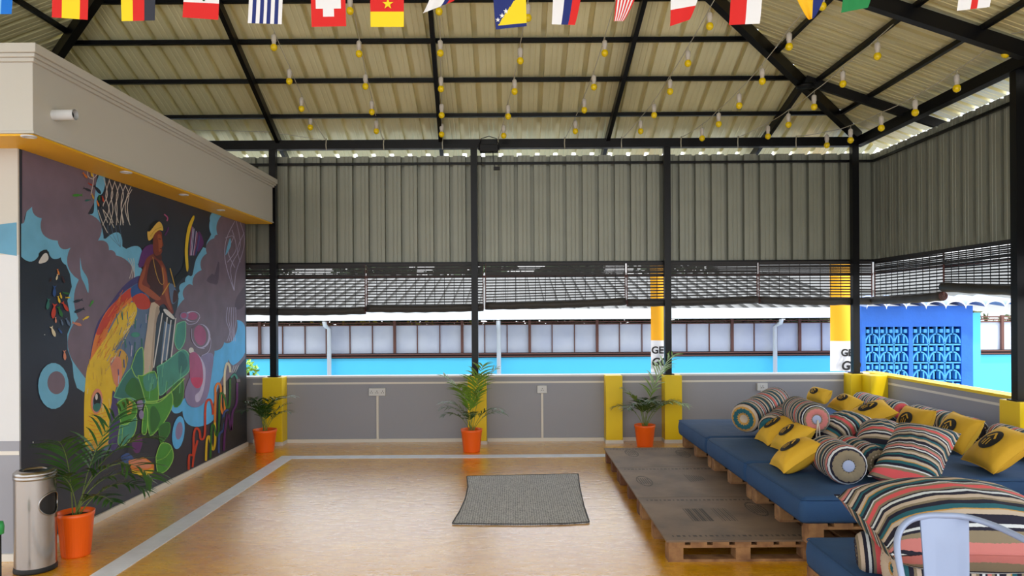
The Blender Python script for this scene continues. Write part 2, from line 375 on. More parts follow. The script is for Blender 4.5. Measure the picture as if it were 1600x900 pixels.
# cladding hung outside the posts
zc0, zc1 = 2.35, 3.785
mb = sheet([(x, h, zc0, zc1) for x, h in sprof(-7.0, 4.90, .215)], lambda s_, t, h: (s_, 9.53+h, t))
struct(mb, 'wall_back', M_clad, 'grey green ribbed metal cladding above the back blinds', 'cladding')
mb = sheet([(y, h, zc0+.01, zc1) for y, h in sprof(3.0, 9.60, .215)], lambda s_, t, h: (4.83+h, s_, t))
struct(mb, 'wall_right', M_clad, 'grey green ribbed metal cladding above the right blinds', 'cladding')
mb = sheet([(y, h, -.2, 3.9) for y, h in sprof(4.6, 9.53, .215)], lambda s_, t, h: (-6.95-h, s_, t))  # out of view, added to keep light from leaking in at the left
struct(mb, 'wall_left_light_block', M_clad, 'unseen ribbed cladding added far left to darken the space above the slab', 'cladding')
for z, s_ in ((3.675, .03), (2.355, .035)):
    w_ = 'upper' if z > 3 else 'lower'
    beam('cladding_rail', 'thin black %s rail across the back cladding' % w_, 'rail', (-7, 9.495, z), (4.78, 9.495, z), .03, s_)
    beam('cladding_rail', 'thin black %s rail along the right cladding' % w_, 'rail', (4.795, 9.5, z), (4.795, 3, z), .03, s_)

# posts and pillars
def pillar(label, x0, x1, y0, y1, h=.875):
    mb = MB().b2((x0, y0, .0), (x1, y1, h))
    t = thing('pillar', label, 'pillar', ((x0+x1)/2, (y0+y1)/2, 0), group='yellow pillars')
    mb.build('shaft', M_yel, t, bevel=.006)
    MB().b2((x0-.008, y0-.008, 0), (x1+.008, y1, .045)).build('skirting', M_trim, t)
    return t
def post(label, x, y, z0=.875, wd=.085):
    t = thing('steel_post', label, 'post', (x, y, z0), group='black steel posts')
    MB().b2((x-wd/2, y-wd/2, z0), (x+wd/2, y+wd/2, BZ-.14)).build('column', M_black, t)
    MB().b2((x-.07, y-.065, z0), (x+.07, y+.065, z0+.012)).build('base_plate', M_black, t)
px4 = [(428, 'leftmost black post, rising beside the end of the mural wall'), (742, 'black post rising behind the middle potted palm'),
       (1043, 'black post beside the yellow and white banner on the left'), (1336, 'black post in the rear right corner')]
for px, lb in px4: post(lb, (px-800)/K*9.38, 9.38)
post('black post at the right edge of the view', 4.56, 6.45)
def col_at(pxa, pxb, label):
    pillar(label, (pxa-800)/K*9.24, (pxb-800)/K*9.24, 9.24, YB)
col_at(409, 440, 'yellow pillar behind the potted palm nearest the mural')
col_at(730, 759, 'yellow pillar behind the middle potted palm')
col_at(946, 972, 'yellow pillar left of the potted palm beside the wooden platform')
col_at(1038, 1065, 'yellow pillar between potted palm and blue mattress')
col_at(1329, 1356, 'yellow pillar in the rear corner facing the camera')
pillar('yellow pillar on the right wall beside the rear corner', 4.5, XR, 9.0, 9.235)
pillar('yellow pillar at the right edge of the view', 4.48, XR, 6.33, 6.6)

# sockets
def socket(px, py, wpx, label, n):
    p = atY(px, py, YB-.0); wd = wpx/K*YB
    t = thing('wall_socket', label, 'socket', p, group='white sockets on the back parapet')
    MB().b2((-wd/2, -.04, -.05), (wd/2, 0, .05)).build('box', M_white, t, world=False, bevel=.004)
    MB().b2((-.014, -.018, -p.z+.045), (.014, 0, -.05)).build('conduit', M_trim, t, world=False)
    for k in range(n):
        x = -wd/2 + wd*(k+.5)/n
        mb = MB(); mb.b2((x-.028, -.046, -.03), (x+.028, -.04, .03), 0)
        for dx, dz in ((0, .012), (-.012, -.01), (.012, -.01)): mb.b2((x+dx-.004, -.0475, dz-.006), (x+dx+.004, -.046, dz+.006), 1)
        mb.build('outlet', [M_white, M_rubber], t, world=False)
socket(590, 612, 26, 'white double socket left on the back parapet, nearest the mural', 3)
socket(847, 608, 15, 'white socket on the back parapet right of the middle palm', 1)
socket(1190, 604, 16, 'white socket above the far blue mattress', 1)

# ------------------------------------------------------------------ blinds
def blind(label, A, B, za, zb_, nrm, top=2.345):
    """A,B ends along the wall; za,zb roll centre heights; nrm towards room"""
    A = Vector(A); B = Vector(B); nrm = Vector(nrm); L = (B-A).length; d = (B-A)/L
    t = thing('bamboo_blind', label, 'blind', (A+B)/2 + Vector((0, 0, top)), group='rolled bamboo blinds')
    R = .052
    def slats(z_from, z_to_a, z_to_b, pitch, hgt, off, wig=0):
        mb = MB(); n = max(1, int((z_from - min(z_to_a, z_to_b))/pitch))
        for i in range(n):
            f = (i+.5)/n
            z0 = z_from + (z_to_a - z_from)*f; z1 = z_from + (z_to_b - z_from)*f
            w0 = random.uniform(-wig, wig); w1 = random.uniform(-wig, wig)
            mb.bar(A + nrm*off + Vector((0, 0, z0+w0)), B + nrm*off + Vector((0, 0, z1+w1)), .005, hgt)
        return mb
    mb = slats(top-.16, za+R*.4, zb_+R*.4, .036, .0165, 0.0, .003)
    nC = int(L/.125)
    for i in range(nC+1):
        q = A + d*(L*i/nC); zz = za + (zb_-za)*i/nC
        mb.bar(q + Vector((0, 0, top)), q + Vector((0, 0, zz)), .007, .005, up=nrm)
    mb.build('slat_curtain', M_blind, t)
    mb = slats(top, top-.165, top-.165, .02, .0185, .012, .003)
    mb.build('valance', M_blind, t)
    MB().bar(A + Vector((0, 0, top-.01)) + nrm*.01, B + Vector((0, 0, top-.01)) + nrm*.01, .03, .03).build('head_rail', M_blind, t)
    mb = MB(); n = 24; pts = []; 
    for i in range(n+1):
        f = i/n; q = A + d*L*f + nrm*.012; pts.append(q + Vector((0, 0, za + (zb_-za)*f - .012*math.sin(math.pi*f))))
    mb.tube(pts, [R*(1+.06*math.sin(i*1.7)) for i in range(n+1)], 14)
    rl = mb.build('roll', M_roll, t)
    for e, sg in ((pts[0], -1), (pts[-1], 1)):
        mb = MB()
        for rr in (R*.9, R*.6, R*.3):
            ring = [e + d*sg*.003 + nrm*rr*math.cos(a)+Vector((0, 0, rr*math.sin(a))) for a in [2*math.pi*k/14 for k in range(15)]]
            mb.tube(ring, .004, 5, caps=False)
        mb.build('roll_end', M_rust, rl)
    for q, zz in ((A, za), (B, zb_)): MB().bar(q + nrm*.006 + Vector((0, 0, top)), q + nrm*.006 + Vector((0, 0, zz)), .012, .012, up=nrm).build('edge_cord', M_rust, t)
YBL = 9.47
def bx(px): return (px-800)/K*YBL
def bz(px, py): return atY(px, py, YBL).z
for lb, a, b, ya, yb in (('bamboo blind nearest the mural wall, its roll hanging lowest', 383, 571, 486, 485),
                         ('bamboo blind left of the post behind the middle palm', 574, 755, 482, 480),
                         ('longest bamboo blind, right of the post behind the middle palm', 759, 977, 478, 471),
                         ('bamboo blind crossed by the third post from the left', 980, 1183, 473, 468),
                         ('bamboo blind on the back side ending at the rear right corner', 1186, 1362, 469, 470)):
    blind(lb, (bx(a), YBL, 0), (bx(b), YBL, 0), bz(a, ya), bz(b, yb), (0, -1, 0))
XBL = 4.765
blind('bamboo blind on the right side beside the rear corner post', (XBL, 9.4, 0), (XBL, 7.9, 0), 1.83, 1.85, (-1, 0, 0), 2.36)
blind('bamboo blind on the right side beside the nearest post, rolled highest', (XBL-.01, 7.88, 0), (XBL-.01, 5.6, 0), 1.95, 1.83, (-1, 0, 0), 2.36)
tag(MB().bar((-4, 9.50, 2.175), (4.78, 9.50, 2.175), .03, .03).build('cross_rail', M_rust), 'rust brown steel rail behind the back blinds', 'rail')
tag(MB().bar((4.81, 9.5, 2.185), (4.81, 4, 2.185), .03, .03).build('cross_rail', M_rust), 'rust brown steel rail behind the right blinds', 'rail')
# ------------------------------------------------------------------ outside: neighbour's shed, kiosk, banners, trees
GZ = -.6
struct(MB().b2((-60, -40, GZ-.3), (60, 80, GZ)), 'ground', mat('pale_concrete', (164, 164, 166), .8, var=.15, vscale=.6), 'pale concrete ground outside the terrace', 'ground')
YN = 15.0
M_nblue = mat('sky_blue_paint', (84, 210, 250), .55, var=.06, vscale=.8)
M_npan = mat('pale_panel', (214, 222, 236), .5, var=.12, vscale=1.5, col2=(190, 200, 222))
M_nframe = mat('brown_frame', (104, 66, 56), .6)
M_nroof = mat('light_roof', (92, 91, 88), .5, var=.1, vscale=.7)
M_pipe = mat('pipe_white', (214, 222, 228), .4)
zz = lambda y: atY(800, y, YN).z
t = thing('shed', 'long neighbouring shed with sky blue wall and white panels behind the terrace', 'building', (1.5, YN, GZ))
x0, x1 = -9.5, 14.5
MB().b2((x0, YN, GZ), (x1, YN+.2, zz(558.5))).build('wall', M_nblue, t)
MB().b2((x0, YN-.03, zz(551)), (x1, YN+.15, zz(558.5)-.001)).build('lower_rail_bed', mat('dark_gap', (40, 30, 34), .8), t)
mb = MB()
for y in (552.5, 556.5): mb.box(((x0+x1)/2, YN-.05, zz(y)), (x1-x0, .03, .022))
mb.build('lower_rail', M_nframe, t)
MB().b2((x0, YN+.06, zz(551)), (x1, YN+.09, zz(507))).build('panel_sheet', M_npan, t)
mb = MB(); x = (405-800)/K*YN; k = 0
post_xs = []
while x < x1:
    if k % 3 == 0: post_xs.append(x)
    else: MB().box((x, YN+.05, (zz(551)+zz(507))/2), (.02, .03, zz(507)-zz(551))).build('panel_joint', M_nframe, t)
    x += 35.2/K*YN; k += 1
for x in post_xs: MB().box((x, YN+.02, (zz(558)+zz(497))/2), (.055, .05, zz(497)-zz(558))).build('frame_post', M_nframe, t)
mb = MB()
for y in (499.5, 503.5, 507): mb.box(((x0+x1)/2, YN+.05, zz(y)), (x1-x0, .03, .024))
mb.build('upper_rail', M_nframe, t)
# roof: ribbed, rising away
zE = zz(497.5)
rs = [(x, h) for x, h in sprof(x0-.5, 7.6, .3)]
mb = sheet([(x, h*.9, 0, 5.6) for x, h in rs], lambda s_, q, h: (s_, YN-.5+q, zE+.06+q*.2+h))
mb.build('roof', M_nroof, t)
MB().b2((x0-.5, YN-.53, zE-.02), (7.2, YN-.46, zE+.19)).build('gutter', M_pipe, t)
MB().box(((x0+7.2)/2, YN-.52, zE-.03), (7.2-x0, .03, .014)).build('eave_bracket_rail', M_black, t)
for px in (513, 779, 1212):
    x = (px-800)/K*(YN-.15)
    MB().tube([(x, YN-.5, zE), (x, YN-.42, zE-.12), (x, YN-.1, zE-.2), (x, YN-.1, GZ)], .045, 10).build('downpipe', M_pipe, t)
# second pale building behind the right end
t = thing('building', 'pale building with a low roof far behind the shed on the right', 'building', (12, 24, GZ))
MB().b2((7.8, 23, GZ), (18, 28, 2.3)).build('wall', mat('pale_wall', (214, 214, 210), .7), t)
mb = MB(); mb.add([(7.2, 22.4, 2.25), (18.6, 22.4, 2.25), (18.6, 26, 3.4), (7.2, 26, 3.4), (7.2, 22.4, 2.33), (18.6, 22.4, 2.33), (18.6, 26, 3.48), (7.2, 26, 3.48)],
    [(0,1,2,3),(7,6,5,4),(0,4,5,1),(1,5,6,2),(2,6,7,3),(3,7,4,0)]); mb.build('roof', M_nroof, t)

# foliage
def leaf_blob(mb, c, r, n, size, mi=0):
    for _ in range(n):
        d = Vector((random.gauss(0, 1), random.gauss(0, 1), random.gauss(0, 1))).normalized()
        p = Vector(c) + Vector((d.x*r[0], d.y*r[1], d.z*r[2]))*random.uniform(.55, 1)
        a = Vector((random.gauss(0, 1), random.gauss(0, 1), random.gauss(0, .6))).normalized(); b = a.orthogonal().normalized()
        b = Matrix.Rotation(random.uniform(0, 6.28), 3, a) @ b
        l = size*random.uniform(.6, 1.3)
        mb.add([p - a*l, p + b*l*.4, p + a*l, p - b*l*.4], [(0, 1, 2, 3)], mi)
M_tree = mat('tree_leaves', (62, 84, 50), .6, var=.4, vscale=2)
M_tree2 = mat('hedge_leaves', (112, 118, 74), .6, var=.35, vscale=2)
M_flower = mat('yellow_blossom', (226, 190, 40), .6)
M_trunk = mat('trunk', (86, 70, 54), .9)
hx = [-8.5, -6.5, -4.2, -2.0, .4, 2.8, 5.2, 7.6, 10.2, 13]
for i, x in enumerate(hx):
    mb = MB(); leaf_blob(mb, (x, 17.2, 1.3), (1.45, .35, .42), 1100, .13)
    if i in (2, 3): leaf_blob(mb, (x+.3, 16.8, 1.5), (.9, .2, .25), 60, .07, 1)
    t = thing('shrub', 'garden shrub seen through the slot above the white shed panels, %s from left' % ORD[i], 'shrub', (x, 17.2, GZ), group='shrubs behind the shed panels')
    mb.build('foliage', [M_tree2, M_flower], t)
    MB().tube([(x, 17.2, GZ), (x+.05, 17.2, .9)], .05, 6).build('stem', M_trunk, t)
for i, (x, y, z, r) in enumerate(((-9.5, 25, 2.6, 2.0), (-5, 26, 2.3, 1.5), (-1.5, 27, 2.5, 1.7), (2.2, 26, 2.2, 1.4), (6.5, 27, 2.6, 2.0), (11.5, 33, 3.5, 2.4))):
    mb = MB(); leaf_blob(mb, (x, y, z+.6), (r, r*.8, r*.75), 700, .3)
    t = thing('tree', 'dark green tree beyond the shed roof, %s from left' % ORD[i], 'tree', (x, y, GZ), group='trees beyond the shed roof')
    mb.build('crown', M_tree, t)
    MB().tube([(x, y, GZ), (x, y, z)], [.2, .1], 8).build('trunk', M_trunk, t)
mb = MB(); leaf_blob(mb, atY(388, 582, 11) , (.16, .16, .2), 90, .06)
p = atY(388, 582, 11)
t = thing('bush', 'light green leafy bush outside beside the end of the mural wall', 'bush', (p.x, p.y, GZ))
mb.build('foliage', mat('bright_leaf', (150, 190, 70), .6), t)
MB().tube([(p.x, p.y, GZ), (p.x, p.y, p.z)], .02, 6).build('stem', M_trunk, t)

# blue kiosk
YKi = 12.0
M_kb = mat('kiosk_blue', (34, 110, 214), .6, var=.2, vscale=2.5, bump=.3, bscale=25)
M_kl = mat('breeze_block_blue', (70, 160, 226), .6)
M_kd = mat('kiosk_hole_shade', (10, 16, 52), .9)  # near-black blue: shade inside the grille holes put into the colour
k0 = atY(1346, 480, YKi); k1 = atY(1520, 480, YKi)
t = thing('kiosk', 'bright blue block kiosk with breeze block grilles behind the right wall', 'building', ((k0.x+k1.x)/2, YKi, GZ))
kt = atY(1430, 478, YKi).z; g0 = atY(1352, 511, YKi); g1 = atY(1420, 511, YKi); g2 = atY(1426, 511, YKi); g3 = atY(1502, 511, YKi); gz0 = GZ+.2
mb = MB()
mb.b2((k0.x, YKi, g0.z), (k1.x, YKi+.2, kt)); mb.b2((k0.x, YKi, GZ), (g0.x, YKi+.2, g0.z)); mb.b2((g1.x, YKi, GZ), (g2.x, YKi+.2, g0.z))
mb.b2((g3.x, YKi, GZ), (k1.x, YKi+.2, g0.z)); mb.b2((k0.x, YKi, GZ), (k1.x, YKi+.2, gz0))
mb.b2((k0.x, YKi+.2, GZ), (k0.x+.15, YKi+.6, kt)); mb.b2((k1.x-.15, YKi+.2, GZ), (k1.x, YKi+.6, kt)); mb.b2((k0.x, YKi+.55, GZ), (k1.x, YKi+.6, kt))
mb.build('wall', M_kb, t)
for ga, gb in ((g0.x, g1.x), (g2.x, g3.x)):
    mb = MB(); cw = (gb-ga)/3; nz_ = 6; chh = (g0.z-gz0)/nz_
    for i in range(3):
        for j in range(nz_):
            cx = ga + cw*(i+.5); cz = gz0 + chh*(j+.5); yy = YKi+.06; f = .022
            mb.box((cx-cw/2, yy, cz), (f*.8, .1, chh)); mb.box((cx, yy, cz-chh/2), (cw, .1, f))
            arc = [(cx + cw*.46*math.cos(a), yy, cz - chh*.42 + chh*.52*math.sin(a)) for a in [math.pi*k/8 for k in range(9)]]
            for p, q in zip(arc, arc[1:]): mb.bar(p, q, .1, f, up=(0, 1, 0) if False else (0, 0, 1))
            mb.box((cx, yy, cz + chh*.28), (f, .1, chh*.42))
            for sx in (-.3, .3): mb.box((cx + cw*sx, yy, cz + chh*.26), (cw*.2, .1, chh*.2)); mb.box((cx+cw*sx*.6, yy, cz-chh*.2), (f, .1, chh*.4))
    mb.build('breeze_block_grille', M_kl, t)
MB().b2((k0.x+.02, YKi+.45, GZ), (k1.x-.02, YKi+.5, kt)).build('grille_shade_sheet', M_kd, t)  # added sheet whose dark colour stands for shade behind the grilles
mb = MB(); n = 8; wd = (k1.x+.75-k0.x)/n
for i in range(n):
    cx = k0.x + wd*(i+.5)
    ring = [(cx + wd*.5*math.cos(a), .12*math.sin(a)) for a in [math.pi*k/10 for k in range(11)]]
    vs = [(x, YKi-.18, kt-.02+z) for x, z in ring] + [(x, YKi+.75, kt+.08+z) for x, z in ring] + [(x*1.0, YKi-.18, kt-.055+z) for x, z in ring]
    mb.add(vs, [(k, k+1, 11+k+1, 11+k) for k in range(10)], 0, True); mb.add(vs, [(k, 22+k, 22+k+1, k+1) for k in range(10)], 1)
mb.build('tile_roof', [mat('tile_grey_blue', (140, 160, 196), .6), mat('tile_white', (228, 232, 236), .5)], t)
MB().b2((k1.x+.0, YKi+.05, GZ), (k1.x+.16, YKi+.3, kt-.12)).build('side_pier', M_nblue, t)

# feather banners
def text_mesh(name, body, size, mtl, parent, M, shear=0):
    cu = bpy.data.curves.new(name, 'FONT'); cu.body = body; cu.size = size; cu.extrude = .003; cu.offset = size*.03; cu.shear = shear
    tmp = bpy.data.objects.new('tmp_text', cu); C.objects.link(tmp)
    dg = bpy.context.evaluated_depsgraph_get(); dg.update()
    me = bpy.data.meshes.new_from_object(tmp.evaluated_get(dg)); bpy.data.objects.remove(tmp)
    me.materials.clear(); me.materials.append(mtl)
    o = bpy.data.objects.new(name, me); C.objects.link(o); o.parent = parent; o.matrix_local = M; return o
YF = 11.0
def banner(label, pxl, pxr, seam_y, bot_y, tx, ty1, ty2, s1, s2, emb):
    a = atY(pxl, bot_y, YF); b = atY(pxr, bot_y, YF); sm = atY(pxl, seam_y, YF).z; W = b.x - a.x; top = 3.0
    t = thing('feather_banner', label, 'banner', ((a.x+b.x)/2, YF, GZ), group='yellow and white banners')
    o = ORI[t.name]
    def cloth(z0, z1, n=14):
        mb = MB(); vs = []; 
        for j in range(n+1):
            z = z0 + (z1-z0)*j/n
            for i in range(13):
                u = i/12; xx = a.x + W*u + .05*math.sin((z-a.z)*1.6)*(.3) - (.12*max(0, (z-1.6))**1.5 if False else 0)
                vs.append((xx + .03*(sm-z)*(.35), YF + .035*math.sin(u*6.0 + z*1.2), z))
        fs = [(j*13+i, j*13+i+1, (j+1)*13+i+1, (j+1)*13+i) for j in range(n) for i in range(12)]
        return mb.add(vs, fs, 0, True)
    cloth(sm, top).build('yellow_cloth', mat('banner_yellow', (250, 176, 18), .6), t)
    cloth(a.z, sm).build('white_cloth', mat('banner_white', (232, 232, 236), .6), t)
    MB().tube([(b.x-.0, YF+.05, GZ), (b.x, YF+.05, 2.6), (b.x-W*.4, YF+.05, 3.05)], .018, 8).build('pole', M_dwire, t)
    MB().b2(((a.x+b.x)/2-.3, YF-.25, GZ), ((a.x+b.x)/2+.3, YF+.3, GZ+.05)).build('base_plate', M_black, t)
    for body, ty, sz in (('GET', ty1, s1), ('GO', ty2, s2)):
        p = atY(tx, ty, YF) - o
        text_mesh('lettering', body, sz, M_ink, t, Matrix.Translation((p.x, -.045, p.z)) @ Matrix.Rotation(math.pi/2, 4, 'X'), .15 if body == 'GO' else 0)
banner('yellow and white banner reading GET GO, behind the third post from the left', 1017, 1046, 532, 583, 1017, 552, 571, .15, .17, True)
banner('yellow and white banner reading GET GO, behind the rear corner post', 1298, 1340, 533, 580, 1312, 556, 577.5, .15, .19, True)

# ------------------------------------------------------------------ flood light on the beam
p = atY(764, 232, 9.3)
t = thing('flood_light', 'black flood light with dangling cables on the back beam above the second post', 'light', p)
mb = MB(); mb.b2((-.12, -.06, -.05), (.12, .05, .04)); 
for s_ in (-1, 1): mb.b2((s_*.13-.01, -.05, -.02), (s_*.13+.01, .03, .05))
mb.build('housing', M_black, t, world=False, bevel=.006)
MB().tube([(-.13, 0, .03), (-.1, -.03, .12), (0, -.04, .15), (.1, -.03, .12), (.13, 0, .03)], .005, 6).build('bracket', M_black, t, world=False)
MB().tube([(.05, -.02, -.05), (.055, -.02, -.12), (.06, -.02, -.2), (.08, -.02, -.25)], .006, 6).build('cable', M_dwire, t, world=False)
MB().b2((.06, -.045, -.285), (.14, .0, -.245)).build('plug', M_rubber, t, world=False)
MB().tube([(-.1, -.02, -.04), (-.1, -.02, -.22)], .005, 6).build('loose_cable', M_dwire, t, world=False)

# ------------------------------------------------------------------ string lights
STR = [('first', [(428, 74), (452, 127), (471, 170), (485, 199)], (509, 226)),
 ('second', [(547, 17), (561, 84), (571, 135), (581, 175), (588, 205)], (599, 226)),
 ('third', [(686, 18), (688, 83), (689, 139), (690, 180), (690, 210)], (691, 226)),
 ('fourth', [(825, 28), (813, 95), (804, 143), (794, 182), (787, 212)], (778, 226)),
 ('fifth', [(945, 83), (928, 136), (913, 172), (899, 205)], (882, 225)),
 ('sixth', [(1109, 41), (1075, 99), (1047, 143), (1022, 180), (1001, 205)], (971, 225)),
 ('seventh', [(1285, 10), (1233, 73), (1191, 127), (1155, 165), (1123, 194), (1097, 216)], (1064, 222)),
 ('eighth', [(1433, 31), (1371, 88), (1317, 131), (1272, 167), (1232, 195), (1200, 213)], (1153, 222)),
 ('ninth', [(1571, 84), (1495, 138), (1430, 176), (1377, 200), (1329, 219), (1292, 227)], (1244, 220))]
bulb0 = None
for si, (nm, pts, anc) in enumerate(STR):
    n = len(pts); A = atY(anc[0], anc[1], 9.31); wire = []
    for i, (px, py) in enumerate(pts):
        Y = 9.05 - (n-1-i)*.54
        q = atY(px, py, Y); wire.append(q + Vector((0, 0, .175)))
        lb = 'yellow bulb on the %s light string from the left, %s above the back beam' % (nm, ORD[n-1-i])
        if bulb0 is None:
            t = thing('light_bulb', lb, 'bulb', q, group='yellow string light bulbs'); bulb0 = t
            MB().sphere((0, 0, 0), .036, 14, sz=1.08).build('bulb', M_bulb, t, world=False)
            MB().lathe([(.001, .025), (.02, .025), (.021, .06), (.026, .065), (.026, .12), (.012, .135), (.001, .136)], 14).build('socket', M_sock, t, world=False)
            MB().tube([(0, 0, .13), (.004, 0, .178)], .003, 5).build('drop_wire', M_wire, t, world=False)
        else:
            t = copy_tree(bulb0); t.location = q; t['label'] = lb
    d = wire[0]-wire[1]; pre = [wire[0] + d*k + Vector((0, 0, .02*k*k)) for k in (2.2, 1)]
    lo = Vector((-.0, -.0, 0))
    pre = [Vector((p.x, p.y, min(p.z, zbk(p.y), zrt(p.x), zlf(p.x)))) for p in pre]
    full = pre + wire + [A + Vector((0, -.01, .06))]
    dense = []
    for a, b in zip(full, full[1:]):
        for k in range(4):
            f = k/4; dense.append(a.lerp(b, f) - Vector((0, 0, .05*f*(1-f))))
    dense.append(full[-1])
    t = thing('light_string', 'pale sagging wire of the %s light string from the left' % nm, 'wire', A)
    MB().tube(dense, .0045, 5).build('wire', M_wire, t)
    MB().tube([(A.x+.006, 9.322, BZ-.01), (A.x, 9.318, BZ-.09), (A.x+.004, 9.322, BZ-.16)], .007, 5).build('tie', M_wire, t)
t = tag(MB().tube([atY(150, 205, 9.3), atY(300, 203, 9.3), atY(420, 206, 9.3), atY(505, 219, 9.3)], .004, 5).build('cable', M_wire), 'thin pale cable sagging above the back beam at left', 'cable')

# ------------------------------------------------------------------ flags
FC = {'lb': (120, 180, 232), 'bl': (0, 110, 205), 're': (214, 26, 22), 'ye': (240, 210, 24), 'bk': (44, 46, 58), 'wh': (232, 230, 230), 'nv': (20, 38, 110), 'gr': (24, 128, 66), 'go': (240, 186, 20), 'dg': (36, 90, 60)}
FM = [mat('flag_'+k, v, .75) for k, v in FC.items()]; FI = {k: i for i, k in enumerate(FC)}
YG = 3.6
def vst(*a):
    def f(u, v):
        for c, lim in a:
            if u <= lim: return c
        return a[-1][0]
    return f
def hst(*a):
    def f(u, v):
        for c, lim in a:
            if v <= lim: return c
        return a[-1][0]
    return f
def star(cx, cy, r):
    return [(cx + (r if k % 2 == 0 else r*.4)*math.sin(math.pi*k/5), cy - (r if k % 2 == 0 else r*.4)*math.cos(math.pi*k/5)) for k in range(10)]
def swiss(u, v):
    x = 485 + u*55; y = 41 - v*74
    if abs(x-512.5) < 8.7 and -15 < y < 25: return 'wh'
    if abs(x-512.5) < 20.5 and -3.5 < y < 14: return 'wh'
    return 're'
def bosnia(u, v):
    x = 771 + u*52; y = 44 - v*88
    if y > 38.5: return 'nv'
    if y > 39 - (x-775)*1.28: return 'ye'
    return 'nv'
greek = lambda u, v: 'wh' if int(u*9) % 2 == 0 else 'nv'
usa = lambda u, v: 're' if int(u*11) % 2 == 0 else 'wh'
FL = [('blue and light blue', (-36, 22), (18, 22), -33, 22, -55, vst(('lb', .68), ('bl', 1)), 0),
 ('red and yellow', (81, 27), (137, 31), 82, 139, -52, vst(('re', .27), ('ye', .78), ('re', 1)), 0),
 ('yellow, red and black', (190, 33), (242, 32), 188, 243, -52, vst(('ye', .34), ('re', .68), ('bk', 1)), .15),
 ('red and white with a small green wreath', (285, 27), (341, 31), 289, 344, -50, hst(('re', .32), ('wh', .68), ('re', 1)), 0),
 ('blue and white striped', (387, 36), (440, 38), 391, 443, -48, greek, .2),
 ('red with a white cross', (487, 42), (541, 41), 485, 539, -33, swiss, 0),
 ('red and yellow with a yellow star', (579, 42), (631, 42), 578, 631, -46, hst(('ye', .27), ('re', .7), ('gr', 1)), 0),
 ('curled white, navy and red', (660, 21), (708, 2), 690, 738, -55, vst(('wh', .6), ('nv', .78), ('re', 1)), .6),
 ('navy with a yellow triangle and white stars', (775, 46), (823, 41), 768, 821, -44, bosnia, 0),
 ('white, navy and red vertical striped', (862, 38), (898, 39), 866, 915, -46, vst(('wh', .4), ('nv', .7), ('re', 1)), .2),
 ('narrow curled red and white striped', (959, 33), (974, 33), 966, 1010, -48, usa, .4),
 ('white over red', (1047, 41), (1077, 31), 1049, 1104, -46, hst(('re', .29), ('wh', 1)), .3),
 ('red and white halved', (1139, 39), (1187, 37), 1144, 1194, -46, vst(('re', .52), ('wh', 1)), .1),
 ('twisted yellow and navy', (1264, 31), (1272, 28), 1226, 1304, -46, vst(('go', .58), ('nv', 1)), .5),
 ('green', (1314, 20), (1356, 12), 1322, 1372, -52, vst(('gr', 1)), .2),
 ('white with a red cross', (1495, 17), (1546, 11), 1503, 1556, -60, lambda u, v: 're' if (.4 < u < .62 or .42 < v < .58) else 'wh', .1)]
tops = []
for i, (nm, bl, br, tl, tr, ty, fn, wv) in enumerate(FL):
    nu, nv = 44, 48; mb = MB(); vs = []
    def pxat(u, v):
        xb = bl[0] + (br[0]-bl[0])*u; yb = bl[1] + (br[1]-bl[1])*u; xt = tl + (tr-tl)*u
        x = xb + (xt-xb)*(v**.8); y = yb + (ty-yb)*v; return x, y
    def P(u, v, off=0):
        x, y = pxat(u, v); return atY(x, y, YG + off + .016*wv*math.sin(u*9 + v*2)*(1-v*.6) + .004*math.sin(u*5+i))
    for j in range(nv+1):
        for k in range(nu+1): vs.append(P(k/nu, j/nv))
    mb.v = vs
    for j in range(nv):
        for k in range(nu):
            mb.f.append([j*(nu+1)+k, j*(nu+1)+k+1, (j+1)*(nu+1)+k+1, (j+1)*(nu+1)+k]); mb.m.append(FI[fn((k+.5)/nu, (j+.5)/nv)]); mb.s.append(True)
    def stars(lst, mi):
        for cx, cy, r in lst:
            for off in (-.0025, .0025): mb.add([atY(x, y, YG+off) for x, y in star(cx, cy, r)] + [atY(cx, cy, YG+off)], [(a, (a+1) % 10, 10) for a in range(10)], mi)
    if 'star' in nm and 'navy' not in nm: stars([(606, 6, 9)], FI['ye'])
    if 'navy with a yellow' in nm: stars([(778, 31, 4), (784.5, 24.5, 4.4), (790.5, 17.5, 4.6), (797, 10, 4.8), (803, 3, 4.8), (809, -4, 4.8)], FI['wh'])
    if 'wreath' in nm:
        for k in range(9):
            a = .4 + 5.4*k/9; c = (316 + 6*math.sin(a), -6 + 7*math.cos(a))
            mb.add([atY(c[0]+2.2*math.cos(q), c[1]+1.6*math.sin(q), YG-.003) for q in [2*math.pi*z/6 for z in range(6)]], [tuple(range(6))], FI['dg'])
    o = mb.build('bunting_flag', FM); tag(o, nm + ' bunting flag on the top string', 'flag', 'bunting flags')
    tops += [atY(tl, ty, YG), atY(tr, ty, YG)]
full = []
for a, b in zip(tops, tops[1:]):
    m = (a+b)/2 - Vector((0, 0, .012)); full += [a, m]
full.append(tops[-1]); full = [full[0]-Vector((1.2, 0, -.2))] + full + [full[-1]+Vector((.9, 0, .18))]
tag(MB().tube(full, .0035, 5).build('bunting_string', M_wire), 'pale string carrying the row of bunting flags', 'string')
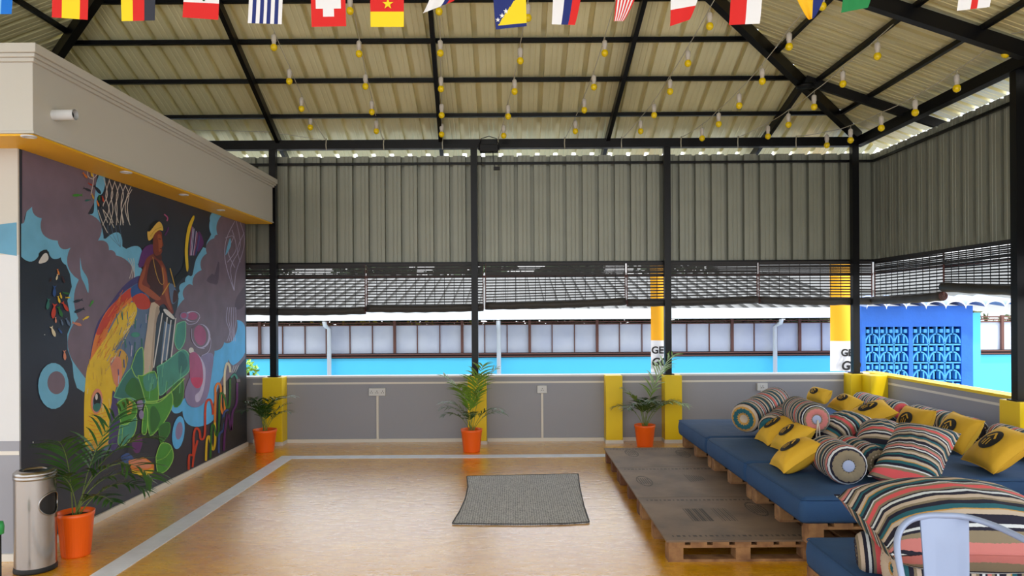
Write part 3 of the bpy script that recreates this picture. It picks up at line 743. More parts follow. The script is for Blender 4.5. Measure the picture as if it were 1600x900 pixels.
# ------------------------------------------------------------------ mural
MURAL = thing('mural', 'large colourful wall mural of a drummer, fish and clouds on the left wall', 'mural', (XL, 7.1, 0))
LAYER = [0]
PAINT = {'mauve': (122, 106, 122), 'mauve2': (92, 78, 98), 'sky': (116, 186, 222), 'band': (86, 148, 178), 'sky2': (92, 186, 246), 'dark': (22, 26, 30), 'yel': (232, 196, 40), 'gold': (206, 160, 60), 'red': (200, 62, 34), 'ora': (226, 128, 46),
  'blu': (48, 84, 150), 'slate': (96, 118, 150), 'pink': (220, 140, 110), 'skin': (128, 54, 30), 'skin2': (84, 34, 24), 'skin3': (164, 82, 44), 'brown': (70, 30, 22), 'wrap': (232, 190, 84), 'white': (220, 218, 214), 'cloth': (204, 186, 164), 'cloth2': (176, 156, 136),
  'teal': (66, 146, 128), 'teal2': (48, 116, 108), 'green': (70, 150, 52), 'green2': (42, 110, 44), 'lime': (150, 206, 92), 'mint': (120, 200, 150), 'mag': (176, 84, 130), 'mag2': (206, 62, 110), 'lil': (196, 188, 220), 'lav': (140, 128, 170), 'purp': (96, 40, 110), 'navy': (40, 44, 96), 'rope': (214, 206, 196), 'black': (14, 14, 18), 'cream': (226, 214, 180), 'vio': (72, 62, 120), 'cyan': (30, 110, 190)}
PM = {k: mat('mural_'+k, v, .5, var=.18, vscale=5) for k, v in PAINT.items()}
def smooth_px(pts, n=5, closed=True):
    out = []; N = len(pts)
    rng = range(N) if closed else range(N-1)
    for i in rng:
        g = lambda k: pts[(i+k) % N] if closed else pts[max(0, min(N-1, i+k))]
        p0, p1, p2, p3 = g(-1), g(0), g(1), g(2)
        for k in range(n):
            t = k/n
            out.append(tuple(.5*((2*p1[c]) + (-p0[c]+p2[c])*t + (2*p0[c]-5*p1[c]+4*p2[c]-p3[c])*t*t + (-p0[c]+3*p1[c]-3*p2[c]+p3[c])*t**3) for c in (0, 1)))
    if not closed: out.append(pts[-1])
    return out
from mathutils.geometry import tessellate_polygon
class Paint:
    def __init__(s, name): s.mb = MB(); s.name = name; s.keys = []
    def mi(s, k):
        if k not in s.keys: s.keys.append(k)
        return s.keys.index(k)
    def w(s, x, y):
        x = min(x, 383.0)
        p = atX(x, y, XL); p.x = XL + .0008 + LAYER[0]*.00001; p.y = max(min(p.y, 9.215), 4.99); return p
    def poly(s, key, pts, sm=4):
        LAYER[0] += 1
        if sm: pts = smooth_px(pts, sm)
        vs = [s.w(x, y) for x, y in pts]
        tris = tessellate_polygon([vs])
        nv = Vector((1, 0, 0)); out = []
        for t in tris:
            e = (vs[t[1]]-vs[t[0]]).cross(vs[t[2]]-vs[t[0]])
            out.append(tuple(t) if e.dot(nv) >= 0 else tuple(reversed(t)))
        s.mb.add(vs, out, s.mi(key)); return s
    def cloud(s, key, pts):
        out = []; N = len(pts)
        for i in range(N):
            p, q = pts[i], pts[(i+1) % N]; bl = p[2] if len(p) > 2 else 0; out.append((p[0], p[1]))
            if bl:
                dx, dy = q[0]-p[0], q[1]-p[1]
                for k in range(1, 8):
                    f = k/8; h = bl*math.sin(math.pi*f)**.8; out.append((p[0]+dx*f + dy*h, p[1]+dy*f - dx*h))
        return s.poly(key, out, 0)
    def line(s, key, pts, wd=1.2, sm=5):
        LAYER[0] += 1
        if sm and len(pts) > 2: pts = smooth_px(pts, sm, False)
        vs = []
        for i, (x, y) in enumerate(pts):
            a = pts[max(i-1, 0)]; b = pts[min(i+1, len(pts)-1)]; dx, dy = b[0]-a[0], b[1]-a[1]; l = math.hypot(dx, dy) or 1
            vs += [s.w(x - dy/l*wd/2, y + dx/l*wd/2), s.w(x + dy/l*wd/2, y - dx/l*wd/2)]
        s.mb.add(vs, [(2*i, 2*i+1, 2*i+3, 2*i+2) for i in range(len(pts)-1)], s.mi(key)); return s
    def ell(s, key, cx, cy, rx, ry, rot=0, n=22):
        c, q = math.cos(rot), math.sin(rot)
        return s.poly(key, [(cx + rx*math.cos(t)*c - ry*math.sin(t)*q, cy + rx*math.cos(t)*q + ry*math.sin(t)*c) for t in [2*math.pi*k/n for k in range(n)]], 0)
    def done(s): return s.mb.build(s.name, [PM[k] for k in s.keys], MURAL)
R1 = lambda *p: [(30+x/5, 220+y/5) for x, y in p]
R2 = lambda *p: [(200+x/4.737, 300+y/4.737) for x, y in p]
R3 = lambda *p: [(30+x/5, 390+y/5) for x, y in p]
R4 = lambda *p: [(190+x/4.5, 460+y/4.5) for x, y in p]
R5 = lambda *p: [(110+x/5, 560+y/5) for x, y in p]
R7 = lambda *p: [(270+x/5, 560+y/5) for x, y in p]
c = Paint('painted_clouds')
# light blue bands
c.cloud('sky', [(33, 350), (38, 346), (42, 328), (50, 323), (80, 340), (110, 365), (135, 385), (145, 440), (145, 500), (137, 600), (131, 613), (120, 606), (115, 590), (113, 568), (105.5, 546), (105, 522), (111, 507), (109, 490), (105, 470), (112, 448), (109, 428), (103, 414, .15), (95, 402, .35), (76, 393), (62, 396, .35), (33, 401)])
c.poly('sky', R1((640, 235), (662, 262), (672, 330), (650, 410), (610, 440), (610, 540), (650, 700), (655, 775), (610, 790), (580, 600), (530, 575), (580, 560), (585, 420), (600, 330)), 4)
c.cloud('sky', [(150, 372), (165, 373, .6), (191, 385), (197, 389, .5), (221, 407), (215, 413), (224, 423), (221, 440), (205, 447), (180, 432)])
c.cloud('mauve', [(34.5, 223), (152, 266), (147, 316), (137, 334, .3), (153, 376, .3), (170, 391, .25), (181, 399, .2), (210, 437), (196, 447), (180, 465), (165, 485), (152, 508), (144, 545), (138, 570), (134, 592), (119, 572, .2), (122, 497, .12), (123, 437, .22), (110, 387, .35), (90, 376, .3), (65, 341, .22), (50, 323), (42, 330, -.1), (38, 347), (34.5, 350)])
c.poly('sky', R3((475, 60), (490, 150), (535, 230), (540, 340), (510, 270), (480, 200)), 3)
c.poly('black', R1((150, 900), (165, 865), (215, 850), (230, 900), (190, 960)), 2).poly('white', R3((150, 105), (185, 40), (215, 28), (228, 70), (200, 100)), 3)
# right side
c.cloud('sky', [(333, 331), (347, 337), (345, 380), (330, 420), (310, 460), (290, 475), (272, 500), (277, 480), (279, 466, .15), (281, 455, .3), (289, 441, .3), (301, 430, .12), (303, 405, .5), (322, 388, .1), (326, 374), (330, 366, .1), (328, 345, .15)])
c.cloud('mauve', [(346, 337), (383, 348), (383, 560), (350, 600), (300, 640), (260, 620), (262, 540), (272, 500, .1), (288, 467, .2), (291, 447, .25), (301, 446, .2), (315, 422, .2), (323, 396, .25), (335, 372, .3), (340, 367, .15)])
c.poly('mauve2', R2((665, 520), (675, 540), (665, 672), (630, 680), (580, 655), (620, 605), (640, 610)), 3)
c.poly('mauve2', R2((868, 700), (830, 740), (800, 790), (790, 850), (820, 870), (868, 820)), 4)
c.cloud('sky2', [(266, 634), (285, 625, -.1), (300, 600, -.1), (322, 572, -.15), (335, 548, -.2), (350, 535, -.25), (365, 528, -.1), (370, 500, .2), (383, 512), (383, 522, .2), (364, 571, .1), (357, 561), (352, 580), (342, 600), (333, 632, .3), (318, 665, .3), (285, 642, .4)])
c.done()
n_ = Paint('painted_nets')
for k in range(5):
    x = 660 + 42*k
    n_.line('rope', R1((x, 290+15*k), (x+28, 420), (x-8+6*k, 520), (x+30, 640)), 1.1); n_.line('rope', R1((x+45, 300+14*k), (x+15, 430), (x+40-10*k, 540), (x-10+12*k, 660)), 1.1)
for q in (((615, 540), (650, 640), (690, 720)), ((640, 520), (700, 600), (740, 680)), ((880, 380), (830, 470), (800, 560), (790, 660)), ((530, 220), (540, 280), (575, 300)), ((568, 225), (580, 300), (560, 420)), ((612, 260), (575, 300))): n_.line('rope', R1(*q), 1.1)
for x in (690, 720, 750, 780): n_.line('slate', R1((x, 660), (x+15, 740), (790, 830)), .6)
for q in (((790, 215), (730, 340), (715, 470), (740, 600), (785, 730)), ((830, 225), (860, 330), (850, 440), (800, 590), (785, 730)), ((800, 215), (830, 400), (760, 560), (785, 730)), ((770, 280), (800, 420), (735, 520)), ((720, 340), (780, 330), (740, 440), (790, 560)), ((860, 300), (810, 420), (830, 520))): n_.line('lil', R2(*q), .8)
for k in range(5): n_.line('lil', R4((745+14*k, 90), (735+17*k, 180), (760+8*k, 260), (740+15*k, 330)), .7)
n_.poly('sky', R2((755, 340), (760, 400), (720, 470), (735, 400)), 3)
for k in range(3): n_.line('rope', R2((0+20*k, 490), (30+8*k, 560), (10+18*k, 640)), .9)
for k in range(3): n_.line('white', R4((790+16*k, 500), (775+12*k, 550)), .7)
n_.done()
f = Paint('painted_fish')
f.poly('vio', [(213, 432), (226, 437), (240, 470), (200, 470), (170, 500), (148, 545), (140, 560), (150, 510), (165, 485), (190, 450)], 4)
f.poly('slate', [(205, 448), (222, 442), (236, 455), (240, 480), (236, 540), (228, 590), (196, 650), (190, 690), (180, 705), (150, 690), (140, 600), (150, 540), (165, 500), (185, 465)], 4)
f.poly('ora', [(143, 548), (150, 520), (165, 488), (188, 464), (206, 452), (214, 458), (206, 470), (188, 485), (172, 510), (160, 540), (150, 570), (140, 575)], 4)
f.poly('red', [(150, 520), (165, 490), (185, 466), (204, 450), (206, 462), (190, 478), (176, 494), (160, 520)], 4)
f.poly('blu', [(205, 450), (220, 443), (226, 460), (216, 470), (206, 466)], 4).poly('red', [(206, 466), (222, 458), (234, 470), (232, 482), (216, 482)], 4)
f.poly('yel', [(136, 575), (148, 552), (168, 522), (186, 490), (206, 472), (214, 486), (204, 510), (190, 530), (180, 548), (186, 580), (180, 610), (172, 640), (170, 675), (168, 692), (158, 702), (138, 704), (132, 690), (131, 650), (132, 615)], 4)
f.poly('gold', [(186, 545), (200, 560), (190, 590), (178, 600), (174, 570)], 4).poly('pink', [(172, 560), (188, 560), (190, 590), (182, 605), (174, 580)], 4)
for k in range(170):
    t_ = random.random(); q_ = random.uniform(-1, 1); x = 160 + 46*t_ + 13*q_; y = 556 - 88*t_ + 18*q_ + random.uniform(-5, 5)
    key = random.choice(['red', 'ora', 'ora'] if q_ < -.45 else ['ora', 'yel', 'gold', 'yel'] if q_ < .3 else ['gold', 'cream', 'slate', 'yel'])
    f.line(key, [(x, y), (x - random.uniform(1, 3), y + random.uniform(2, 5)), (x - random.uniform(3, 7), y + random.uniform(7, 13))], random.uniform(.4, 1.0), 3)
for k in range(60):
    x = random.uniform(136, 172); y = random.uniform(560, 690)
    f.line(random.choice(['gold', 'yel', 'cream', 'yel']), [(x, y), (x + random.uniform(-2, 2), y + random.uniform(5, 14))], random.uniform(.4, 1.2), 0)
for k in range(26):
    x = random.uniform(180, 232); y = random.uniform(480, 600)
    f.line(random.choice(['slate', 'blu', 'lil', 'teal2']), [(x, y), (x+random.uniform(-3, 3), y+random.uniform(6, 18))], random.uniform(.8, 2.2), 0)
f.poly('vio', [(176, 610), (186, 640), (190, 690), (180, 706), (170, 694), (173, 650)], 4)
for k in range(9): f.line('ora', [(136+random.uniform(0, 4), 645+6*k), (150, 648+6*k), (166, 644+6*k)], .8)
f.poly('gold', R5((130, 690), (180, 650), (290, 660), (260, 700), (150, 720)), 4)
f.ell('pink', 150.5, 627, 9, 20, .08).ell('slate', 151, 629, 7, 15, .08).ell('black', 151, 625, 5.5, 12, .08).ell('white', 150, 620, 2, 5).poly('teal2', R5((170, 380), (200, 350), (235, 360), (225, 400), (190, 415)), 4)
f.ell('teal', 211, 523, 7, 4)
f.poly('navy', R5((440, 740), (470, 640), (560, 590), (650, 700), (640, 800), (560, 790), (480, 800)), 4).poly('purp', R5((480, 650), (530, 600), (560, 650), (530, 740), (490, 720)), 4).poly('blu', R5((390, 770), (450, 740), (500, 800), (470, 850), (420, 830)), 4)
f.poly('ora', R5((450, 800), (520, 790), (570, 775), (640, 820), (650, 850), (640, 895), (560, 920), (490, 890)), 4).poly('pink', R5((460, 800), (560, 785), (630, 830), (600, 860), (500, 850)), 4).poly('yel', R5((470, 870), (560, 885), (640, 860), (620, 905), (540, 915), (490, 900)), 4)
f.done()
w_ = Paint('painted_wing')
w_.poly('black', R2((430, 190), (420, 400), (400, 560), (340, 640), (330, 720), (400, 640), (440, 600), (420, 400)), 3)
w_.poly('navy', R2((430, 580), (418, 430), (440, 270), (475, 182), (495, 190), (505, 260), (545, 300), (560, 390), (500, 500), (470, 620)), 4)
w_.poly('yel', R2((430, 580), (418, 430), (438, 270), (475, 182), (490, 190), (460, 280), (440, 420), (445, 560)), 4).poly('purp', R2((520, 290), (555, 360), (550, 400), (510, 440)), 4)
for k in range(8): w_.line(random.choice(['vio', 'lil', 'mag', 'blu']), R2((470+8*k, 250+10*k), (460+9*k, 360), (455+6*k, 470)), 1.0)
w_.line('mag', R2((265, 165), (290, 190), (285, 215)), 2).line('purp', R2((270, 320), (290, 285), (295, 260)), 2)
w_.done()
d = Paint('painted_drummer')
d.poly('purp', R2((180, 390), (110, 420), (75, 530), (85, 560), (120, 540), (190, 470)), 4)
d.poly('skin', R2((195, 460), (160, 470), (130, 500), (105, 570), (80, 640), (72, 700), (110, 740), (160, 760), (165, 830), (215, 850), (265, 830), (310, 895), (335, 890), (305, 780), (295, 680), (280, 580), (262, 535), (240, 500)), 4)
d.poly('brown', R2((160, 520), (200, 500), (240, 560), (255, 680), (245, 760), (170, 820), (150, 740), (160, 700), (135, 650)), 4)
d.poly('skin3', R2((245, 540), (275, 590), (290, 680), (300, 780), (320, 870), (295, 840), (265, 740), (255, 640)), 4)
d.poly('skin3', R2((85, 640), (110, 580), (130, 540), (120, 620), (100, 680), (150, 710), (200, 750), (240, 790), (200, 800), (120, 745), (80, 710)), 4)
d.poly('skin2', R2((185, 400), (190, 470), (240, 510), (240, 460)), 3)
d.poly('skin', R2((185, 330), (215, 285), (245, 300), (250, 350), (258, 395), (246, 410), (250, 440), (235, 462), (200, 470), (182, 420)), 4)
d.poly('skin3', R2((215, 320), (240, 320), (250, 380), (240, 430), (225, 440), (222, 380)), 4).line('black', R2((222, 345), (242, 350)), 1.0, 0).line('skin2', R2((232, 420), (250, 418)), 1.1, 0)
d.poly('black', R2((150, 290), (165, 240), (205, 210), (225, 225), (180, 300), (182, 380), (165, 360)), 4)
d.poly('wrap', R2((148, 358), (140, 295), (160, 290), (205, 235), (230, 220), (250, 245), (256, 285), (228, 282), (198, 305), (175, 345)), 4).line('gold', R2((160, 330), (200, 280), (245, 260)), 1.2)
d.line('gold', R2((180, 480), (205, 600), (235, 675), (262, 670), (250, 560)), .8).line('gold', R2((308, 565), (345, 705)), 1.6, 0).line('gold', R2((250, 760), (304, 672)), 1.6, 0)
d.poly('slate', R2((300, 690), (325, 680), (350, 720), (370, 780), (330, 830), (310, 790)), 4).poly('brown', R2((335, 730), (360, 740), (365, 790), (330, 820)), 4)
d.done()
r = Paint('painted_drum')
r.poly('navy', R4((262, 95), (380, 160), (345, 455), (250, 500), (212, 522), (245, 180)), 0)
r.poly('slate', R4((300, 170), (350, 190), (320, 450), (270, 480)), 0)
r.poly('cloth', R4((205, 60), (270, 92), (262, 130), (240, 200), (215, 520), (180, 560), (148, 560), (145, 470), (175, 250)), 3).poly('cloth2', R4((240, 90), (262, 110), (235, 230), (212, 500), (200, 520), (220, 260)), 3)
r.poly('black', R4((262, 90), (300, 100), (365, 155), (370, 205), (330, 210), (280, 165)), 4).poly('white', R4((290, 105), (320, 110), (368, 160), (360, 175), (310, 140)), 4)
for a, b in (((285, 130), (222, 515)), ((318, 160), (278, 490)), ((345, 180), (310, 465)), ((378, 165), (345, 445))): r.line('white', R4(a, b), 1.8, 0)
r.done()
g = Paint('painted_leaves')
def leaf(key, pts, edge, vein=None, tint=None):
    g.poly(key, pts, 3)
    if tint: g.poly(tint[0], tint[1], 3)
    g.line(edge, pts + [pts[0]], 1.3, 3)
    if vein: g.line(edge, vein, .8, 3)
leaf('teal', R4((385, 210), (440, 190), (448, 230), (440, 330), (400, 390), (370, 330)), 'mint')
leaf('teal2', R5((335, 300), (380, 200), (430, 120), (480, 60), (500, 0), (540, 60), (560, 130), (585, 330), (545, 350), (480, 310), (400, 315)), 'mint', None, ('green2', R5((420, 250), (480, 150), (540, 200), (570, 330), (500, 320))))
leaf('teal2', R4((65, 510), (100, 410), (140, 372), (150, 430), (150, 560), (120, 590), (90, 570)), 'lime')
leaf('green2', R5((780, 250), (850, 150), (880, 190), (870, 330), (810, 380)), 'green')
leaf('teal', R4((245, 510), (300, 480), (350, 440), (415, 392), (455, 402), (475, 450), (470, 540), (400, 600), (330, 660), (265, 710), (255, 600)), 'mint', None, ('teal2', R4((400, 410), (440, 420), (460, 500), (410, 560), (395, 500))))
leaf('green', R4((110, 570), (150, 570), (200, 545), (240, 560), (255, 740), (200, 765), (165, 745), (140, 660)), 'lime', None, ('teal', R4((150, 580), (230, 560), (240, 650), (170, 680))))
leaf('green', R5((580, 350), (680, 345), (745, 300), (785, 262), (795, 360), (745, 470), (690, 540), (620, 605), (600, 490)), 'lime', None, ('green2', R5((620, 400), (660, 380), (700, 480), (630, 580))))
g.line('lime', R4((165, 755), (255, 745), (340, 690), (440, 590)), 1.8)
leaf('green', R5((580, 360), (600, 420), (590, 580), (555, 578), (565, 450)), 'lime')
leaf('green', R5((365, 345), (430, 312), (490, 335), (515, 400), (500, 460), (440, 510), (390, 500)), 'lime', None, ('gold', R5((440, 340), (480, 350), (470, 430), (440, 440))))
leaf('teal', R5((385, 515), (440, 515), (510, 455), (505, 560), (460, 640), (400, 692), (368, 660), (375, 580)), 'lime', R5((405, 530), (395, 690)))
leaf('green2', R5((700, 660), (690, 600), (690, 530), (740, 500), (772, 510), (770, 580), (730, 640)), 'green')
leaf('green', R5((665, 770), (690, 690), (720, 660), (780, 680), (800, 775), (760, 860), (710, 895), (675, 880)), 'lime', R5((670, 800), (740, 770), (790, 700)))
for k in range(18):
    x = random.uniform(230, 285); y = random.uniform(565, 600); g.line(random.choice(['mint', 'teal2', 'green']), [(x, y), (x-2, y+random.uniform(10, 28))], .7, 0)
g.done()
b = Paint('painted_bubbles')
b.ell('sky', 82.5, 603, 24, 36).ell('mauve', 87, 598, 14, 18).ell('sky2', 278, 676, 9.5, 26, .12).ell('lav', 279, 673, 5.5, 14, .12)
b.ell('lav', 218, 632, 5, 8.5).ell('lav', 220, 648, 4, 7)
b.poly('lav', R4((470, 600), (440, 700), (470, 780), (540, 790), (600, 720), (630, 560), (640, 420), (560, 430), (520, 520)), 4)
b.ell('lil', 299.5, 494.5, 12, 8.5).ell('mauve', 301, 495, 10, 7.5).ell('mag', 300, 494, 8, 6).ell('lav', 287, 493.5, 7, 6).ell('mag', 286.5, 493, 4.5, 4)
b.line('lil', R4((445, 190), (470, 210), (520, 200), (548, 160)), .9)
b.ell('lil', 313, 525, 15, 19, -.1).ell('mauve', 311.5, 524.5, 13.5, 18, -.1).ell('mag', 312, 524, 9.5, 16, -.15)
b.line('lil', R4((490, 240), (490, 310), (530, 370), (580, 380)), .9).line('lil', R4((560, 430), (610, 400), (625, 330), (610, 280)), .9)
b.ell('white', 298, 547.5, 4, 4.5)
b.poly('lil', R4((500, 400), (550, 440), (585, 520), (580, 640), (550, 740), (520, 755), (515, 710), (550, 670), (570, 560), (540, 460)), 4)
b.poly('mag', R4((475, 420), (520, 410), (560, 480), (570, 590), (550, 650), (510, 650), (480, 600), (475, 500)), 4).poly('mag2', R4((485, 590), (565, 590), (550, 652), (510, 652)), 4)
b.done()
p_ = Paint('painted_pipes')
for key, pts, wd in (('red', ((120, 870), (125, 760), (155, 745), (160, 600), (180, 545), (205, 570), (215, 630), (245, 600), (250, 400), (262, 335), (290, 325), (308, 380), (312, 440)), 3.4), ('red', ((150, 850), (165, 740), (190, 640)), 3.2),
   ('ora', ((325, 500), (330, 300), (330, 230), (350, 195), (372, 230), (370, 350), (388, 430), (402, 400), (400, 280)), 3.4), ('yel', ((255, 800), (262, 650), (280, 610), (300, 690), (315, 710), (328, 640), (325, 500)), 3.4),
   ('cream', ((402, 280), (402, 120), (420, 40), (440, 60), (445, 110)), 3.4), ('teal', ((450, 150), (480, 125), (502, 160)), 3.0), ('green2', ((290, 780), (300, 540), (320, 530), (335, 600), (355, 560), (365, 300), (385, 275), (402, 310), (420, 385), (440, 350), (445, 160)), 3.2),
   ('blu', ((355, 740), (360, 600), (385, 560), (395, 430), (430, 400)), 3.2), ('purp', ((395, 720), (405, 560), (425, 440), (440, 480), (455, 560), (465, 420), (495, 350), (500, 190)), 3.2), ('navy', ((375, 560), (385, 500), (400, 460)), 4)):
    p_.line(key, R7(*pts), wd, 6)
p_.line('mauve', R7((495, 175), (522, 170)), 5, 0)
p_.done()
s_ = Paint('painted_small_fish')
def sf(key, x, y, l, ang, wd=.28):
    c_, q_ = math.cos(ang), math.sin(ang); sh = [(1, 0), (.5, wd), (-.2, wd*.8), (-.6, .1), (-1, .35), (-.85, 0), (-1, -.35), (-.6, -.1), (-.2, -wd*.8), (.5, -wd)]
    s_.poly(key, [(x + l*(a*c_ - bb*q_), y + l*(a*q_ + bb*c_)) for a, bb in sh], 2)
for key, x, y, l, a in (('cream', 88, 433, 5, 1.8), ('ora', 90, 425, 5, 1.3), ('brown', 98, 437, 6, 1.2), ('brown', 78, 437, 4, 1.9), ('blu', 84, 455, 9, 1.6), ('green2', 102, 458, 6, .2), ('yel', 94, 462, 5, 1.3), ('yel', 105, 465, 4, 0), ('teal2', 74, 475, 9, 1.7), ('yel', 91, 468, 6, 1.3),
   ('red', 83, 486, 12, 1.7), ('red', 101, 479, 9, 1.0), ('green2', 93, 487, 9, 1.2), ('pink', 86, 500, 5, 1.5), ('slate', 105, 503, 7, 1.1), ('slate', 96, 504, 5, 1.3), ('cream', 82, 518, 9, 1.2), ('blu', 93, 517, 5, .9), ('pink', 100, 555, 8, 1.5), ('pink', 119, 506, 8, .3),
   ('navy', 121, 470, 8, 2.9), ('navy', 123, 485, 9, 2.8), ('green', 142, 474, 6, -1), ('yel', 133, 497, 6, -.5), ('ora', 132, 274, 6, .9), ('red', 140, 288, 4, .5), ('navy', 135, 296, 7, .4), ('navy', 151, 296, 9, .9), ('green', 120, 305, 8, 3.1), ('teal2', 136, 313, 5, 3.0), ('yel', 142, 272, 5, 1.2), ('gold', 144, 307, 5, 1.2), ('ora', 152, 318, 5, 1.2), ('red', 160, 311, 5, 1.3), ('navy', 158, 322, 6, 1.2), ('green2', 154, 309, 5, 1.6)):
    sf(key, x, y, l, a)
s_.ell('white', 68.5, 523, .8, .8).ell('white', 50.5, 691, .9, 1.3)
s_.done()
# band of sky blue carried round onto the return wall
mb = MB(); a = zAt(352); bq = zAt(400)
mb.add([(-9, 4.968, a), (-3.8, 4.968, a), (-3.6, 4.968, a+.0), (-3.43, 4.968, a+.02), (-3.43, 4.968, bq+.0), (-3.55, 4.968, bq+.02), (-9, 4.968, bq+.03)], [(0, 1, 2, 3, 4, 5, 6)])
mb.build('painted_band', PM['band'], MURAL)

# ------------------------------------------------------------------ rug, bin, plants
rug_px = [(729.5, 745.5), (730.5, 744.7), (780, 743.5), (850, 742.2), (902.5, 741), (903.3, 741.8), (906, 762), (912, 790), (920.5, 815.5), (920, 816.6), (880, 819), (820, 820), (760, 819.5), (708, 819), (707, 818), (718, 800), (727, 780), (731, 762)]
pts = [atZ(x, y, .006) for x, y in rug_px]
def rug_mat():
    m = mat('woven_rug', (120, 122, 124), .9); t = m.node_tree; b = t.nodes['Principled BSDF']
    tcn = t.nodes.new('ShaderNodeTexCoord'); w1 = t.nodes.new('ShaderNodeTexWave'); w2 = t.nodes.new('ShaderNodeTexWave'); nn = t.nodes.new('ShaderNodeTexNoise')
    for w0, dr in ((w1, 'X'), (w2, 'Y')):
        w0.bands_direction = dr; w0.inputs['Scale'].default_value = 16; w0.inputs['Distortion'].default_value = 1.5; t.links.new(tcn.outputs['Object'], w0.inputs['Vector'])
    nn.inputs['Scale'].default_value = 70; t.links.new(tcn.outputs['Object'], nn.inputs['Vector'])
    mu = t.nodes.new('ShaderNodeMath'); mu.operation = 'MULTIPLY'; t.links.new(w1.outputs['Fac'], mu.inputs[0]); t.links.new(w2.outputs['Fac'], mu.inputs[1])
    ad = t.nodes.new('ShaderNodeMath'); ad.operation = 'MULTIPLY_ADD'; ad.inputs[1].default_value = .45; t.links.new(nn.outputs['Fac'], ad.inputs[2]); t.links.new(mu.outputs[0], ad.inputs[0])
    r = t.nodes.new('ShaderNodeValToRGB'); r.color_ramp.elements[0].position = .35; r.color_ramp.elements[0].color = (*lin((112, 114, 118)), 1); r.color_ramp.elements[1].position = .85; r.color_ramp.elements[1].color = (*lin((206, 206, 206)), 1)
    t.links.new(ad.outputs[0], r.inputs[0]); t.links.new(r.outputs[0], b.inputs['Base Color'])
    bp = t.nodes.new('ShaderNodeBump'); bp.inputs['Strength'].default_value = .5; bp.inputs['Distance'].default_value = .006; t.links.new(ad.outputs[0], bp.inputs['Height']); t.links.new(bp.outputs[0], b.inputs['Normal'])
    return m
t = thing('rug', 'grey woven rug lying askew on the ochre floor', 'rug', (sum(p.x for p in pts)/len(pts), sum(p.y for p in pts)/len(pts), .001))
n = len(pts); mb = MB(); lo = [Vector((p.x, p.y, .001)) for p in pts]; hi = [Vector((p.x, p.y, .011)) for p in pts]
mb.add(lo+hi, [tuple(n+k for k in f_) for f_ in tessellate_polygon([hi])] + [(i, (i+1) % n, n+(i+1) % n, n+i) for i in range(n)]); mb.build('woven_field', rug_mat(), t)
mb = MB(); [mb.bar(a_, b2_, .009, .006) for a_, b2_ in zip(hi, hi[1:] + hi[:1])]; mb.build('bound_edge', mat('dark_binding', (52, 52, 54), .9), t)

bx_, by_ = -3.20, 4.80
t = thing('waste_bin', 'brushed steel waste bin with ashtray top beside the mural corner', 'bin', (bx_, by_, 0))
R_ = .122
mb = MB(); ho = .445
# body with an oval opening facing front-right
nA, nH = 96, 60; ang0 = math.radians(-6); hw, hh = .088, .075; vs = []; fs = []
for j in range(nH+1):
    z = .03 + (.63-.03)*j/nH
    for k in range(nA): a = 2*math.pi*k/nA; vs.append((R_*math.cos(a), R_*math.sin(a), z))
for j in range(nH):
    for k in range(nA):
        z = .03 + .6*(j+.5)/nH; a = 2*math.pi*(k+.5)/nA - ang0; a = (a+math.pi) % (2*math.pi) - math.pi
        if (a*R_/hw)**2 + ((z-ho)/hh)**2 < 1: continue
        fs.append((j*nA+k, j*nA+(k+1) % nA, (j+1)*nA+(k+1) % nA, (j+1)*nA+k))
mb.add(vs, fs, 0, True); mb.build('body', M_steel, t, world=False)
MB().lathe([(R_-.006, .03), (R_-.006, .62)], 40).build('liner', M_rubber, t, world=False)
rim = [((R_+.001)*math.cos(ang0 + hw*math.cos(q)/R_), (R_+.001)*math.sin(ang0 + hw*math.cos(q)/R_), ho + hh*math.sin(q)) for q in [2*math.pi*k/40 for k in range(41)]]
MB().tube(rim, .0055, 6, caps=False).build('opening_rim', M_steel, t, world=False)
MB().lathe([(.001, 0), (R_+.004, 0), (R_+.006, .012), (R_+.002, .034)], 40).build('base_ring', M_rubber, t, world=False)
mb = MB().lathe([(R_, .612), (R_+.004, .615), (R_+.004, .632), (R_, .635), (R_+.004, .638), (R_+.003, .655), (R_-.012, .668), (R_*.62, .672), (R_*.56, .66)], 48); mb.build('lid', M_steel, t, world=False)
MB().lathe([(R_*.57, .66), (.04, .650), (.001, .648)], 32).build('ash_tray', M_rubber, t, world=False)
p = atY(1, 815, 4.4)
t = thing('bottle', 'green capped slim dark stand cut off at the left edge', 'stand', (p.x-.01, p.y, 0))
t.name = 'capped_stand'
MB().lathe([(.001, 0), (.03, 0), (.03, .01), (.012, .02), (.012, p.z-.06), (.001, p.z-.06)], 16).build('tube', M_dwire, t, world=False)
MB().lathe([(.012, p.z-.08), (.026, p.z-.075), (.028, p.z-.03), (.022, p.z), (.001, p.z+.004)], 18).build('cap', mat('green_plastic', (44, 150, 78), .4), t, world=False)

